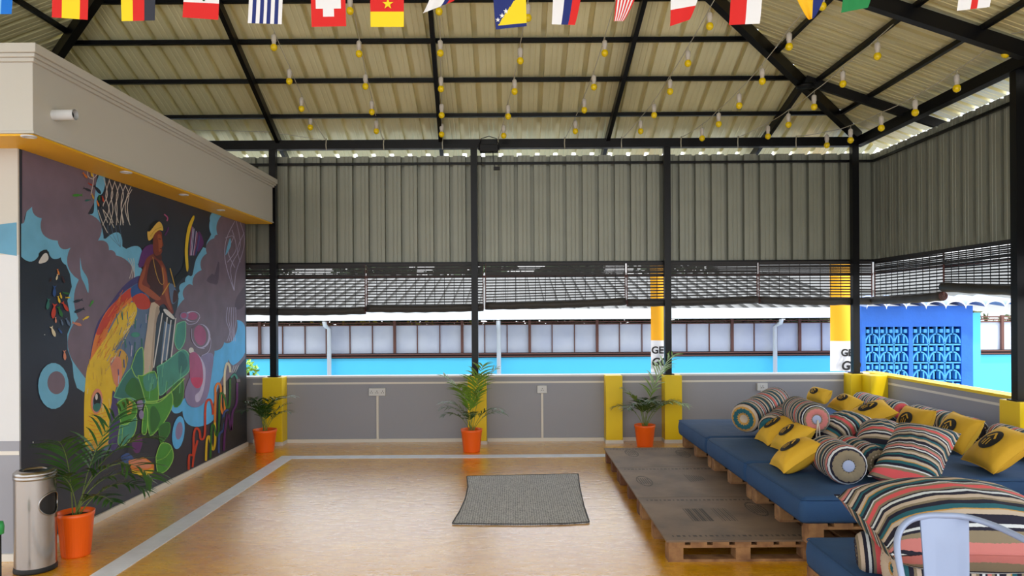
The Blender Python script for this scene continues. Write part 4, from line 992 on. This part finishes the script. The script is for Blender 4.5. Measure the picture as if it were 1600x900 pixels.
def frond(L, az, el0, curl, n=15, lw=.35, seed=0, wid=.02):
    rr = random.Random(seed); mb = MB(); pts = []; p = Vector((0, 0, 0)); el = el0; st = L/24
    for i in range(25):
        pts.append(p.copy()); p = p + Vector((math.cos(az)*math.cos(el), math.sin(az)*math.cos(el), math.sin(el)))*st; el -= curl/24*(.4 + 1.2*i/24)
    mb.tube(pts, [.0045*(1-.75*i/24) for i in range(25)], 5, 1)
    s0 = .36
    for i in range(n):
        f = s0 + (1-s0)*(i+.5)/n; k = f*24; a = pts[int(k)]; d_ = (pts[min(int(k)+1, 24)]-pts[max(int(k)-1, 0)]).normalized()
        side = d_.cross(Vector((0, 0, 1))); side = side.normalized() if side.length > 1e-3 else Vector((1, 0, 0)); up = side.cross(d_)
        ll = L*lw*(math.sin(math.pi*(.16+.74*(i+.5)/n))**.7)
        for sg in (-1, 1):
            dr = (d_*.75 + side*sg*.8 + up*.25 + Vector((rr.gauss(0, .1), rr.gauss(0, .1), rr.gauss(0, .08)))).normalized()
            q = [a]; cur = a.copy(); dd = dr.copy()
            for s2 in range(4): cur = cur + dd*ll/4; dd = (dd + Vector((0, 0, -.22))).normalized(); q.append(cur.copy())
            wv = dr.cross(up).normalized(); ws = [.35, 1, .9, .55, .05]
            vs = [];
            for c_, wq in zip(q, ws): vs += [c_ - wv*wid*wq/2, c_ + wv*wid*wq/2]
            mb.add(vs, [(2*z, 2*z+1, 2*z+3, 2*z+2) for z in range(4)], 0)
    return mb
def palm(label, x, y, rt, rb, h, fronds, seed, ribs=False, trunk=.16):
    t = thing('potted_palm', label, 'plant', (x, y, 0), group='palms in orange pots')
    mb = MB()
    prof = [(.001, 0), (rb, 0), (rb+.002, .01), (rt-.004, h-.035), (rt, h-.03), (rt+.003, h), (rt-.008, h), (rt-.014, h-.04)]
    if ribs:
        nA = 120; vs = []
        for r_, z in prof:
            for k in range(nA):
                a = 2*math.pi*k/nA; rr = r_ + (.0022*math.cos(a*40) if .005 < z < h-.04 else 0); vs.append((rr*math.cos(a), rr*math.sin(a), z))
        mb.add(vs, [(i*nA+k, i*nA+(k+1) % nA, (i+1)*nA+(k+1) % nA, (i+1)*nA+k) for i in range(len(prof)-1) for k in range(nA)], 0, True)
    else: mb.lathe(prof, 40)
    pot = mb.build('pot', M_orange, t, world=False)
    MB().disc((0, 0, h-.035), rt-.012, 28).build('soil', M_soil, t, world=False)
    for k, (L, az, el, cu, sc_) in enumerate(fronds):
        bx0 = Vector((.02*math.cos(k*2.4), .02*math.sin(k*2.4), h-.04))
        mb = frond(L, math.radians(az), math.radians(el), cu, 13, .32, seed*31+k, .017*sc_)
        mb.v = [p + bx0 for p in mb.v]
        mb.build('frond', [M_leaf if sc_ <= 1.2 else M_leafy, M_stem], t, world=False)
def fr(seed, n, L0, L1, elo, ehi, light=0, azs=None):
    rr = random.Random(seed); out = []
    for k in range(n):
        az = azs[k] if azs else 360*k/n + rr.uniform(-18, 18)
        out.append((rr.uniform(L0, L1), az, rr.uniform(elo, ehi), rr.uniform(1.2, 2.1), 1.3 if k < light else rr.uniform(.8, 1.1)))
    return out
palm('large dark potted palm in a ribbed orange pot beside the steel bin', -3.10, 5.08, .118, .088, .31,
     [(.92, 70, 80, 1.0, 1.1), (.88, -12, 72, 2.4, 1.2), (.66, 10, 70, 2.2, 1.1), (.6, 0, 58, 1.9, 1.1), (.76, -70, 82, 1.2, 1.1), (.55, -80, 78, 1.6, 1), (.82, 40, 78, 1.7, 1.1), (.5, -25, 52, 1.6, 1.1)], 3, True)
c0 = atY(414, 704, 8.85); palm('potted palm in an orange pot nearest the end of the mural wall', c0.x, 8.85, .142, .105, .275, fr(11, 10, .46, .66, 70, 88, 0, [-125, -115, -95, -70, -40, -15, 5, -60, -105, 20]), 5)
c0 = atY(737, 704, 8.78); palm('middle potted palm with bright upper fronds in an orange pot', c0.x, 8.78, .13, .1, .275, [(.86, 10, 86, .8, 1.3), (.8, 170, 84, 1.0, 1.3), (.82, -60, 86, .9, 1.3), (.74, -120, 82, 1.1, 1.3), (.9, 60, 87, .9, 1.3), (.56, -20, 74, 1.9, 1), (.56, 195, 76, 1.9, 1), (.5, -90, 72, 1.7, 1), (.52, 5, 66, 1.9, 1), (.5, -150, 68, 1.8, 1), (.6, 180, 80, 1.8, 1)], 6)
c0 = atY(1007, 698, 9.1); palm('potted palm in an orange pot behind the wooden platform', c0.x, 9.07, .13, .1, .27, fr(15, 10, .5, .7, 68, 88, 2, [-30, 195, -90, 5, 185, -130, -60, -110, -15, 170]) + [(1.05, 20, 84, .9, 1.3)], 9)

# ------------------------------------------------------------------ pallets, plywood, mattresses
def pallet(label, x0, x1, y0, y1, z0, h, group, m=M_wood):
    cx, cy = (x0+x1)/2, (y0+y1)/2; W, D = x1-x0, y1-y0
    t = thing('pallet', label, 'pallet', (cx, cy, z0), group=group)
    mb = MB(); nb = 7; bw = D/(nb*1.28); tp = .022
    bw = W/(nb*1.3)
    for k in range(nb): mb.box((-W/2 + bw/2 + (W-bw)*k/(nb-1), 0, h-tp/2), (bw, D, tp))
    # boards seen end-on from the front: cross bearers below the deck
    for k in range(3): mb.box((0, -D/2+.05 + (D-.1)*k/2, h-tp-.009), (W, .095, .018))
    mb.build('deck', m, t, world=False)
    for i in range(3):
        for j in range(3): MB().box((-W/2+.05+(W-.1)*i/2, -D/2+.06+(D-.12)*j/2, (h-tp-.018+.018)/2), (.098, .12, h-tp-.018-.018)).build('block', m, t, world=False)
    for j in range(3): MB().box((0, -D/2+.06+(D-.12)*j/2, .009), (W, .1, .018)).build('skid', m, t, world=False)
    return t
M_ply = mat('plywood', (134, 112, 90), .6, var=.3, vscale=2.5, col2=(98, 80, 66), bump=.15, bscale=30)
M_stamp = mat('stencil_ink', (74, 66, 60), .75)
ysp = [4.84, 5.97, 7.13, 8.16]
wh = ['front', 'middle', 'rear']
for i in range(3):
    pallet('low wooden pallet under the %s plywood sheet' % wh[i], 1.05, 2.06, ysp[i]+.01, ysp[i+1]-.01, 0, .138, 'pallets under the plywood', M_wood2 if i else M_wood)
    t = thing('plywood_sheet', '%s worn plywood sheet of the low platform beside the mattresses' % wh[i], 'board', (1.55, (ysp[i]+ysp[i+1])/2, .138), group='plywood sheets')
    MB().b2((1.035, ysp[i]+.004, .1385), (2.07, ysp[i+1]-.004, .151)).build('panel', M_ply, t)
    mb = MB(); cy = (ysp[i]+ysp[i+1])/2; z = .1516
    def rect(x, y, a, b_): mb.add([(x-a/2, y-b_/2, z), (x+a/2, y-b_/2, z), (x+a/2, y+b_/2, z), (x-a/2, y+b_/2, z)], [(0, 1, 2, 3)])
    if i == 0:
        for k in range(9): rect(1.33+.018*k, cy+.05, .006 + .006*(k % 3), .34)
        for k in range(7): rect(1.55+.018*k, cy+.05, .004 + .004*(k % 2), .34)
    elif i == 1:
        for k in range(8): rect(1.62+.02*k, cy+.1, .007, .3-.02*k)
    for k in range(26): rect(1.10+.036*k, ysp[i+1]-.09, .012 + .008*((k*7) % 3), .03); 
    if i == 0:
        for k in range(24): rect(1.10+.038*k, ysp[0]+.10, .010 + .008*((k*5) % 3), .035)
    for ex, ey in (((1.9, cy+.2),) if i == 0 else ((1.2, cy), ) if i == 1 else ((1.85, cy+.15), (1.3, cy+.2))):
        for q in range(24):
            a0, a1 = 2*math.pi*q/24, 2*math.pi*(q+.8)/24
            mb.add([(ex+.07*r_*math.cos(a), ey+.2*r_*math.sin(a), z) for r_, a in ((1, a0), (1, a1), (.85, a1), (.85, a0))], [(0, 1, 2, 3)])
        for q in range(5): rect(ex-.04+.02*q, ey, .008, .22)
    mb.build('stencil_marks', M_stamp, t)
ya = [4.72, 5.87, 7.05, 8.25]; yb_ = [5.23, 6.52, 7.82, 9.15]
for i in range(3):
    pallet('lower pallet under the %s mattress of the left row' % wh[i], 2.1, 3.09, ya[i]+.02, ya[i+1]-.02, 0, .15, 'lower pallets of the left row')
    pallet('upper pallet directly under the %s mattress of the left row' % wh[i], 1.95, 3.09, ya[i]+.01, ya[i+1]-.01, .152, .14, 'upper pallets of the left row')
    pallet('lower pallet under the %s mattress along the right wall' % wh[i], 3.13, 4.68, yb_[i]+.02, yb_[i+1]-.02, 0, .15, 'lower pallets of the right row')
    pallet('upper pallet directly under the %s mattress along the right wall' % wh[i], 3.13, 4.68, yb_[i]+.01, yb_[i+1]-.01, .152, .14, 'upper pallets of the right row')
pallet('pallet under the nearest blue mattress in front', 1.80, 2.98, 3.2, 4.40, 0, .138, 'front pallet')
def mattress(label, x0, x1, y0, y1, z0, h):
    W, D = x1-x0, y1-y0; nx, ny = 26, 26; cx, cy = (x0+x1)/2, (y0+y1)/2; rr = random.Random(int(x0*100+y0*10)); ph = rr.uniform(0, 6)
    t = thing('mattress', label, 'mattress', (cx, cy, z0), group='blue mattresses')
    mb = MB(); prof = [(.0, .03), (-.012, .0), (-.0, .02), (0.006, h*.5), (0, h-.035), (-.012, h-.012), (-.035, h)]
    # side wall loops (rounded rectangle) plus top grid
    def loop(off, z, n=12):
        out = []; rc = .045
        for sx, sy, a0 in ((1, 1, 0), (-1, 1, 90), (-1, -1, 180), (1, -1, 270)):
            for k in range(n):
                a = math.radians(a0 + 90*k/(n-1)); out.append(Vector((sx*(W/2-rc) + (rc+off)*math.cos(a), sy*(D/2-rc) + (rc+off)*math.sin(a), z)))
        return out
    loops = [loop(o_, z) for o_, z in prof[1:]]
    for s_ in range(1, 9):
        f = 1 - s_/9; lp = []
        for v in loops[5]:
            x, y = v.x*f, v.y*f
            lp.append(Vector((x, y, h + .006*math.sin(x*9+ph)*math.sin(y*7+ph*.7)*(1-f) + .005*math.sin(x*21+y*9+ph) * min(1, (1-f)*4))))
        loops.append(lp)
    n = len(loops[0]); vs = [v for lp in loops for v in lp]
    fs = [(i*n+k, i*n+(k+1) % n, (i+1)*n+(k+1) % n, (i+1)*n+k) for i in range(len(loops)-1) for k in range(n)]
    fs += [tuple(range(n-1, -1, -1)), tuple((len(loops)-1)*n+k for k in range(n))]
    mb.add(vs, fs, 0, True); mb.build('cover', M_denim, t, world=False)
    lp = [v + Vector((0, 0, 0)) for v in loop(-.002, h-.012)]; MB().tube(lp + [lp[0]], .004, 5, caps=False).build('piping', M_denim, t, world=False)
    return t
nm = ['front blue mattress of the left row, beside the bare platform end', 'middle blue mattress of the left row', 'rear blue mattress of the left row, nearest the back wall']
nm2 = ['front blue mattress along the right wall under the nearest yellow cushion', 'middle blue mattress along the right wall', 'rear blue mattress in the corner along the right wall']
for i in range(3):
    mattress(nm[i], 1.9, 3.1, ya[i]+.006, ya[i+1]-.006, .293, .168)
    mattress(nm2[i], 3.112, 4.69, yb_[i]+.006, yb_[i+1]-.006, .293, .165)
mattress('nearest blue mattress at the bottom right behind the white chair', 1.79, 2.99, 3.19, 4.41, .139, .172)

# ------------------------------------------------------------------ cushions and bolsters
def pil_pt(u, v, a, b_, T, side):
    h = T*max(0, (1-u*u)*(1-v*v))**.42
    return Vector((a*u*(1-.07*(1-v*v)), b_*v*(1-.07*(1-u*u)), side*h))
def frame(c0, xd, nd):
    z = nd.normalized(); x = (xd - z*xd.dot(z)).normalized(); y = z.cross(x)
    return Matrix(((x.x, y.x, z.x, c0.x), (x.y, y.y, z.y, c0.y), (x.z, y.z, z.z, c0.z), (0, 0, 0, 1)))
def corner(c_):
    px, py, k, v = c_
    return atZ(px, py, v) if k == 'z' else atY(px, py, v) if k == 'y' else atX(px, py, v)
def cushion(label, group, L, B, T, R, thick, mtl, emblem=False, name='cushion', mx=1.0):
    P4 = [corner(q) for q in (L, B, R, T)]; c0 = sum(P4, Vector())/4
    xd = ((P4[1]-P4[0]) + (P4[2]-P4[3]))/2; yd = ((P4[3]-P4[0]) + (P4[2]-P4[1]))/2
    a, b_ = xd.length/2*mx, yd.length/2*mx; nd = xd.cross(yd)
    t = thing(name, label, 'cushion', c0, group=group); thick *= 1.15; t.matrix_world = frame(c0, xd, nd)
    n = 22; mb = MB()
    for side in (1, -1):
        g_ = [[pil_pt(-1+2*i/n, -1+2*j/n, a, b_, thick, side) + Vector((0, 0, .004*math.sin(i*1.3+j*.7)*math.sin(math.pi*i/n)*math.sin(math.pi*j/n))) for i in range(n+1)] for j in range(n+1)]
        fs = [(j*(n+1)+i, j*(n+1)+i+1, (j+1)*(n+1)+i+1, (j+1)*(n+1)+i) for j in range(n) for i in range(n)]
        if side < 0: fs = [f_[::-1] for f_ in fs]
        mb.add([p for row in g_ for p in row], fs, 0, True)
    cov = mb.build('cover', mtl, t, world=False)
    ed = []
    for i in range(n): ed.append(pil_pt(-1+2*i/n, -1, a, b_, 0, 1))
    for i in range(n): ed.append(pil_pt(1, -1+2*i/n, a, b_, 0, 1))
    for i in range(n): ed.append(pil_pt(1-2*i/n, 1, a, b_, 0, 1))
    for i in range(n+1): ed.append(pil_pt(-1, 1-2*i/n, a, b_, 0, 1))
    MB().tube(ed, .004, 5, caps=False).build('seam', mtl, t, world=False)
    if emblem:
        mb = MB(); k = max(.0, 0); A_, B_ = .46, .5
        def sp(x, y, off): # emblem coords (unit oval) -> surface
            p = pil_pt(x*A_, y*B_ + .02, a, b_, thick, 1); return p + Vector((0, 0, off))
        nr, na = 7, 36
        vs = [sp(0, 0, .006)] + [sp(r_/nr*math.cos(2*math.pi*q/na), r_/nr*math.sin(2*math.pi*q/na), .006) for r_ in range(1, nr+1) for q in range(na)]
        fs = [(0, 1+q, 1+(q+1) % na) for q in range(na)] + [(1+(r_-1)*na+q, 1+r_*na+q, 1+r_*na+(q+1) % na, 1+(r_-1)*na+(q+1) % na) for r_ in range(1, nr) for q in range(na)]
        mb.add(vs, fs, 0, True)
        def strip(pts, wd):
            for p, q in zip(pts, pts[1:]):
                dx, dy = q[0]-p[0], q[1]-p[1]; l = math.hypot(dx, dy); ox, oy = -dy/l*wd/2, dx/l*wd/2
                for s2 in range(6):
                    f0, f1 = s2/6, (s2+1)/6; e0 = (p[0]+dx*f0, p[1]+dy*f0); e1 = (p[0]+dx*f1, p[1]+dy*f1)
                    mb.add([sp(e0[0]-ox, e0[1]-oy, .010), sp(e1[0]-ox, e1[1]-oy, .010), sp(e1[0]+ox, e1[1]+oy, .010), sp(e0[0]+ox, e0[1]+oy, .010)], [(0, 1, 2, 3)], 1)
        strip([(-.5, .1), (0, .68), (.5, .1)], .17); strip([(-.38, -.12), (-.34, -.6)], .1); strip([(-.08, .1), (-.06, -.7)], .12); strip([(.24, -.02), (.26, -.62)], .1)
        mb.build('emblem', [M_ink, M_yfab], t, world=False)['label'] = 'black oval emblem with a chevron and bars'
    return t
Zm = .475
YC = 'yellow emblem cushions'
cushion('left yellow cushion of the three lying on the left row of mattresses, farthest back', YC, (1181, 686, 'z', Zm), (1203, 697, 'z', Zm), (1227, 650, 'y', 6.92), (1249, 660, 'y', 6.55), .085, M_yfab, True)
cushion('middle yellow cushion of the three lying on the left row of mattresses', YC, (1205, 696, 'z', Zm), (1222, 707, 'z', Zm), (1247, 662, 'y', 6.45), (1282, 673, 'y', 6.1), .085, M_yfab, True)
cushion('nearest yellow cushion of the three lying on the left row of mattresses', YC, (1205, 724, 'z', Zm), (1227, 742, 'z', Zm), (1261, 685, 'y', 5.78), (1288, 694, 'y', 5.4), .085, M_yfab, True)
cushion('yellow cushion at the top of the pile, nearest the back wall socket', YC, (1257, 622, 'y', 8.5), (1289, 633, 'y', 8.2), (1276, 607, 'y', 8.5), (1299, 609, 'y', 8.2), .085, M_yfab, True)
cushion('yellow cushion in front of the corner pillar, behind the striped pile', YC, (1292, 634, 'y', 8.35), (1323, 648, 'y', 8.05), (1321, 617, 'y', 8.4), (1349, 627, 'y', 8.05), .085, M_yfab, True)
cushion('upright yellow cushion right of the striped square pillow in the rear', YC, (1327, 652, 'y', 7.4), (1342, 675, 'y', 7.1), (1372, 623, 'y', 7.5), (1402, 641, 'y', 7.1), .085, M_yfab, True)
cushion('yellow cushion leaning on the right wall bolster, third from the right edge', YC, (1388, 674, 'y', 7.35), (1444, 690, 'y', 6.75), (1424, 637, 'y', 7.2), (1462, 643, 'y', 6.7), .085, M_yfab, True)
cushion('yellow cushion leaning on the right wall bolster, second from the right edge', YC, (1458, 690, 'y', 6.6), (1502, 712, 'y', 6.05), (1488, 644, 'y', 6.55), (1540, 657, 'y', 6.05), .085, M_yfab, True)
cushion('yellow cushion leaning on the right wall bolster at the right edge', YC, (1505, 719, 'z', .49), (1560, 742, 'z', .49), (1565, 665, 'y', 5.78), (1618, 684, 'y', 5.3), .085, M_yfab, True)
SP = 'striped cushions'
def sm_(i): return M_str[i]
def stripY(i):
    k = 'striped_weave_y%d' % i
    if k not in MATS: MATS[k] = stripe_mat(k, (2.0, 1.7, 2.2)[i], (.1, .45, .7)[i], 'Y')
    return MATS[k]
cushion('striped square pillow behind the bolster with a pale button end', SP, (1272, 682, 'y', 6.45), (1325, 703, 'y', 6.15), (1300, 641, 'y', 6.85), (1350, 653, 'y', 6.55), .1, stripY(1))
cushion('plump striped pillow lying behind the large front pillow', SP, (1330, 700, 'y', 5.95), (1408, 715, 'y', 5.75), (1342, 672, 'y', 6.4), (1428, 676, 'y', 6.2), .16, stripY(2))
cushion('large striped square pillow leaning in the middle of the pile', SP, (1345, 742, 'y', 5.15), (1450, 763, 'y', 4.88), (1412, 663, 'y', 5.6), (1513, 681, 'y', 5.3), .12, stripY(0))
cushion('biggest striped pillow in front, draped over bolsters behind the white chair', SP, (1380, 858, 'y', 3.3), (1650, 872, 'y', 3.25), (1322, 780, 'y', 3.92), (1630, 778, 'y', 3.85), .18, stripY(1), mx=1.03)

def bolster(label, group, P, Q, r_, mtl, button=False, tassel=False):
    P, Q = Vector(P), Vector(Q); L = (Q-P).length; c0 = (P+Q)/2
    t = thing('bolster', label, 'bolster', c0, group=group); xd = (Q-P).normalized(); nd = xd.cross(Vector((0, 0, 1))).cross(xd) if abs(xd.z) < .95 else Vector((0, 1, 0))
    t.matrix_world = frame(c0, xd, nd)
    h = L/2; prof = [(-h+.03, .02), (-h+.012, r_*.3), (-h, r_*.55), (-h+.012, r_*.8), (-h+.04, r_*.95), (-h+.08, r_)]
    mid = [(-h+.08+(L-.16)*k/8, r_*(1+.02*math.sin(k*1.9))) for k in range(1, 8)]
    prof = prof + mid + [(-x, q) for x, q in prof[::-1]]
    n = 40; vs = []
    for i, (x, q) in enumerate(prof):
        e = q < r_*.96
        for k in range(n):
            a = 2*math.pi*k/n; rr = q*(1 + (.02*math.cos(a*16) if e else 0)); vs.append((x + (.0025*math.cos(a*16) if e else 0), rr*math.cos(a), rr*math.sin(a)))
    m_ = len(prof); fs = [(i*n+k, (i+1)*n+k, (i+1)*n+(k+1) % n, i*n+(k+1) % n) for i in range(m_-1) for k in range(n)]
    fs += [tuple(range(n)), tuple((m_-1)*n+k for k in range(n-1, -1, -1))]
    MB().add(vs, fs, 0, True).build('cover', mtl, t, world=False)
    if button:
        mb = MB(); mb.sphere((0, 0, 0), r_*.3, 16); mb.v = [Vector((p.x*.25 - h + .012, p.y, p.z)) for p in mb.v]
        mb.build('end_button', mat('pale_blue_fabric', (160, 172, 204), .85), t, world=False)
    if tassel:
        mb = MB(); dn = t.matrix_world.to_3x3().inverted() @ Vector((0, 0, -1)); dn.x = 0; dn.normalize(); sd = Vector((1, 0, 0)).cross(dn)
        for k in (-1, 1):
            o_ = Vector((-h-.01, 0, 0)); mb.tube([o_, o_ + dn*r_*.5 + sd*.008*k + Vector((-.012, 0, 0)), o_ + dn*r_*1.15 + sd*.014*k + Vector((-.012, 0, 0))], .006, 5)
        mb.build('tie_cord', mat('cord_cream', (206, 196, 180), .8), t, world=False)
    return t
SG = 'striped bolsters'
bolster('striped bolster lying highest on the far left mattress below the wall socket', SG, atY(1161, 655, 7.0), atY(1216, 624, 7.6), .15, M_str[1])
bolster('striped bolster on the far left mattress behind the yellow cushions', SG, atY(1204, 672, 6.8), atY(1247, 641, 7.45), .14, M_str[2])
bolster('striped bolster on top of the pile showing a round pale button end', SG, atY(1277, 656, 6.2), atY(1240, 638, 6.85), .128, M_str[2], True, True)
bolster('striped bolster beside the nearest yellow cushion, its button end facing forward', SG, atY(1327, 729, 5.05), atY(1286, 706, 5.65), .142, M_str[1], True)
bolster('striped bolster wedged between the large pillow and the button end bolster', SG, atY(1316, 700, 5.8), atY(1374, 724, 5.3), .12, M_str[2])
for i, (a_, b2_, lb) in enumerate(((5.4, 6.45, 'front striped bolster along the right wall, behind the yellow cushion at the right edge'), (6.6, 7.75, 'middle striped bolster along the right wall behind two yellow cushions'), (7.9, 8.98, 'rear striped bolster along the right wall below the corner pillar'))):
    bolster(lb, SG, (4.3, a_, .575), (4.34, b2_, .575), .112, M_str[i])
bolster('short striped bolster whose dark round end pokes out left of the white chair', SG, atY(1337, 862, 3.86), atY(1470, 866, 3.72), .112, M_str[2])
bolster('thick striped bolster lying crosswise right behind the white chair', SG, atY(1386, 888, 3.5), atY(1690, 890, 3.42), .135, M_str[0])

# ------------------------------------------------------------------ white metal armchair
def P3(px, py, Y): return atY(px, py, Y)
seat_c = P3(1490, 900, 2.75); seat_c.z = .45
t = thing('metal_armchair', 'white metal armchair cut off at the bottom right corner', 'chair', (seat_c.x, seat_c.y, 0))
arch = [P3(1428, 985, 2.72), P3(1412, 915, 2.75), P3(1402, 860, 2.8), P3(1405, 832, 2.84), P3(1420, 814, 2.87), P3(1445, 806.5, 2.9), P3(1475, 805.5, 2.9), P3(1510, 808, 2.88), P3(1550, 820, 2.8), P3(1590, 838, 2.7), P3(1640, 866, 2.58), P3(1680, 905, 2.5), P3(1690, 985, 2.45)]
def smooth3(pts, n=6):
    out = []
    for i in range(len(pts)-1):
        g = lambda k: pts[max(0, min(len(pts)-1, i+k))]
        p0, p1, p2, p3 = g(-1), g(0), g(1), g(2)
        for k in range(n):
            q = k/n; out.append(.5*((2*p1) + (p2-p0)*q + (2*p0-5*p1+4*p2-p3)*q*q + (3*p1-p0-3*p2+p3)*q**3))
    return out + [pts[-1]]
MB().tube(smooth3(arch), .0125, 12).build('arm_tube', M_chair, t)
# curved pressed splat
def splat(pxs0, pxs1, inset):
    mb = MB(); n, m2 = 14, 10; vs = []
    for j in range(n+1):
        f = j/n
        xl = pxs0[0][0] + (pxs0[1][0]-pxs0[0][0])*f; xr = pxs1[0][0] + (pxs1[1][0]-pxs1[0][0])*f; yy = 809 + (1000-809)*f
        for i in range(m2+1):
            u = i/m2; edge = min(u, 1-u)
            Y = 2.895 - .08*f - inset*(1 if (.16 < u < .84 and f > .13) else 0)
            vs.append(P3(xl + (xr-xl)*u, yy, Y))
    fs = [(j*(m2+1)+i, j*(m2+1)+i+1, (j+1)*(m2+1)+i+1, (j+1)*(m2+1)+i) for j in range(n) for i in range(m2)]
    nb = len(vs); vs2 = [v + Vector((0, .006, 0)) for v in vs]
    mb.add(vs, fs, 0, True); mb.add(vs2, [f_[::-1] for f_ in fs], 0, True); return mb
splat(((1438, 1448), ), ((1513, 1520), ), .004) if False else None
splat([(1438, 0), (1452, 0)], [(1514, 0), (1516, 0)], .006).build('back_splat', M_chair, t)
sx, sy = seat_c.x, 2.72
mb = MB(); ring = []
for a in [2*math.pi*k/40 for k in range(40)]:
    c_, s2 = math.cos(a), math.sin(a); ring.append((sx + .2*math.copysign(abs(c_)**.5, c_), sy - .03 + .19*math.copysign(abs(s2)**.5, s2)))
vs = [(x, y, .45) for x, y in ring] + [(x, y, .425) for x, y in ring]; mb.add(vs, [tuple(range(40)), tuple(range(79, 39, -1))] + [(k, 40+k, 40+(k+1) % 40, (k+1) % 40) for k in range(40)]); mb.build('seat', M_chair, t, bevel=.004)
for ax_, ay_ in ((-1, -1), (1, -1), (-1, 1), (1, 1)):
    MB().bar((sx+ax_*.165, sy-.03+ay_*.155, .43), (sx+ax_*.215, sy-.03+ay_*.215, 0), .035, .03).build('leg', M_chair, t)
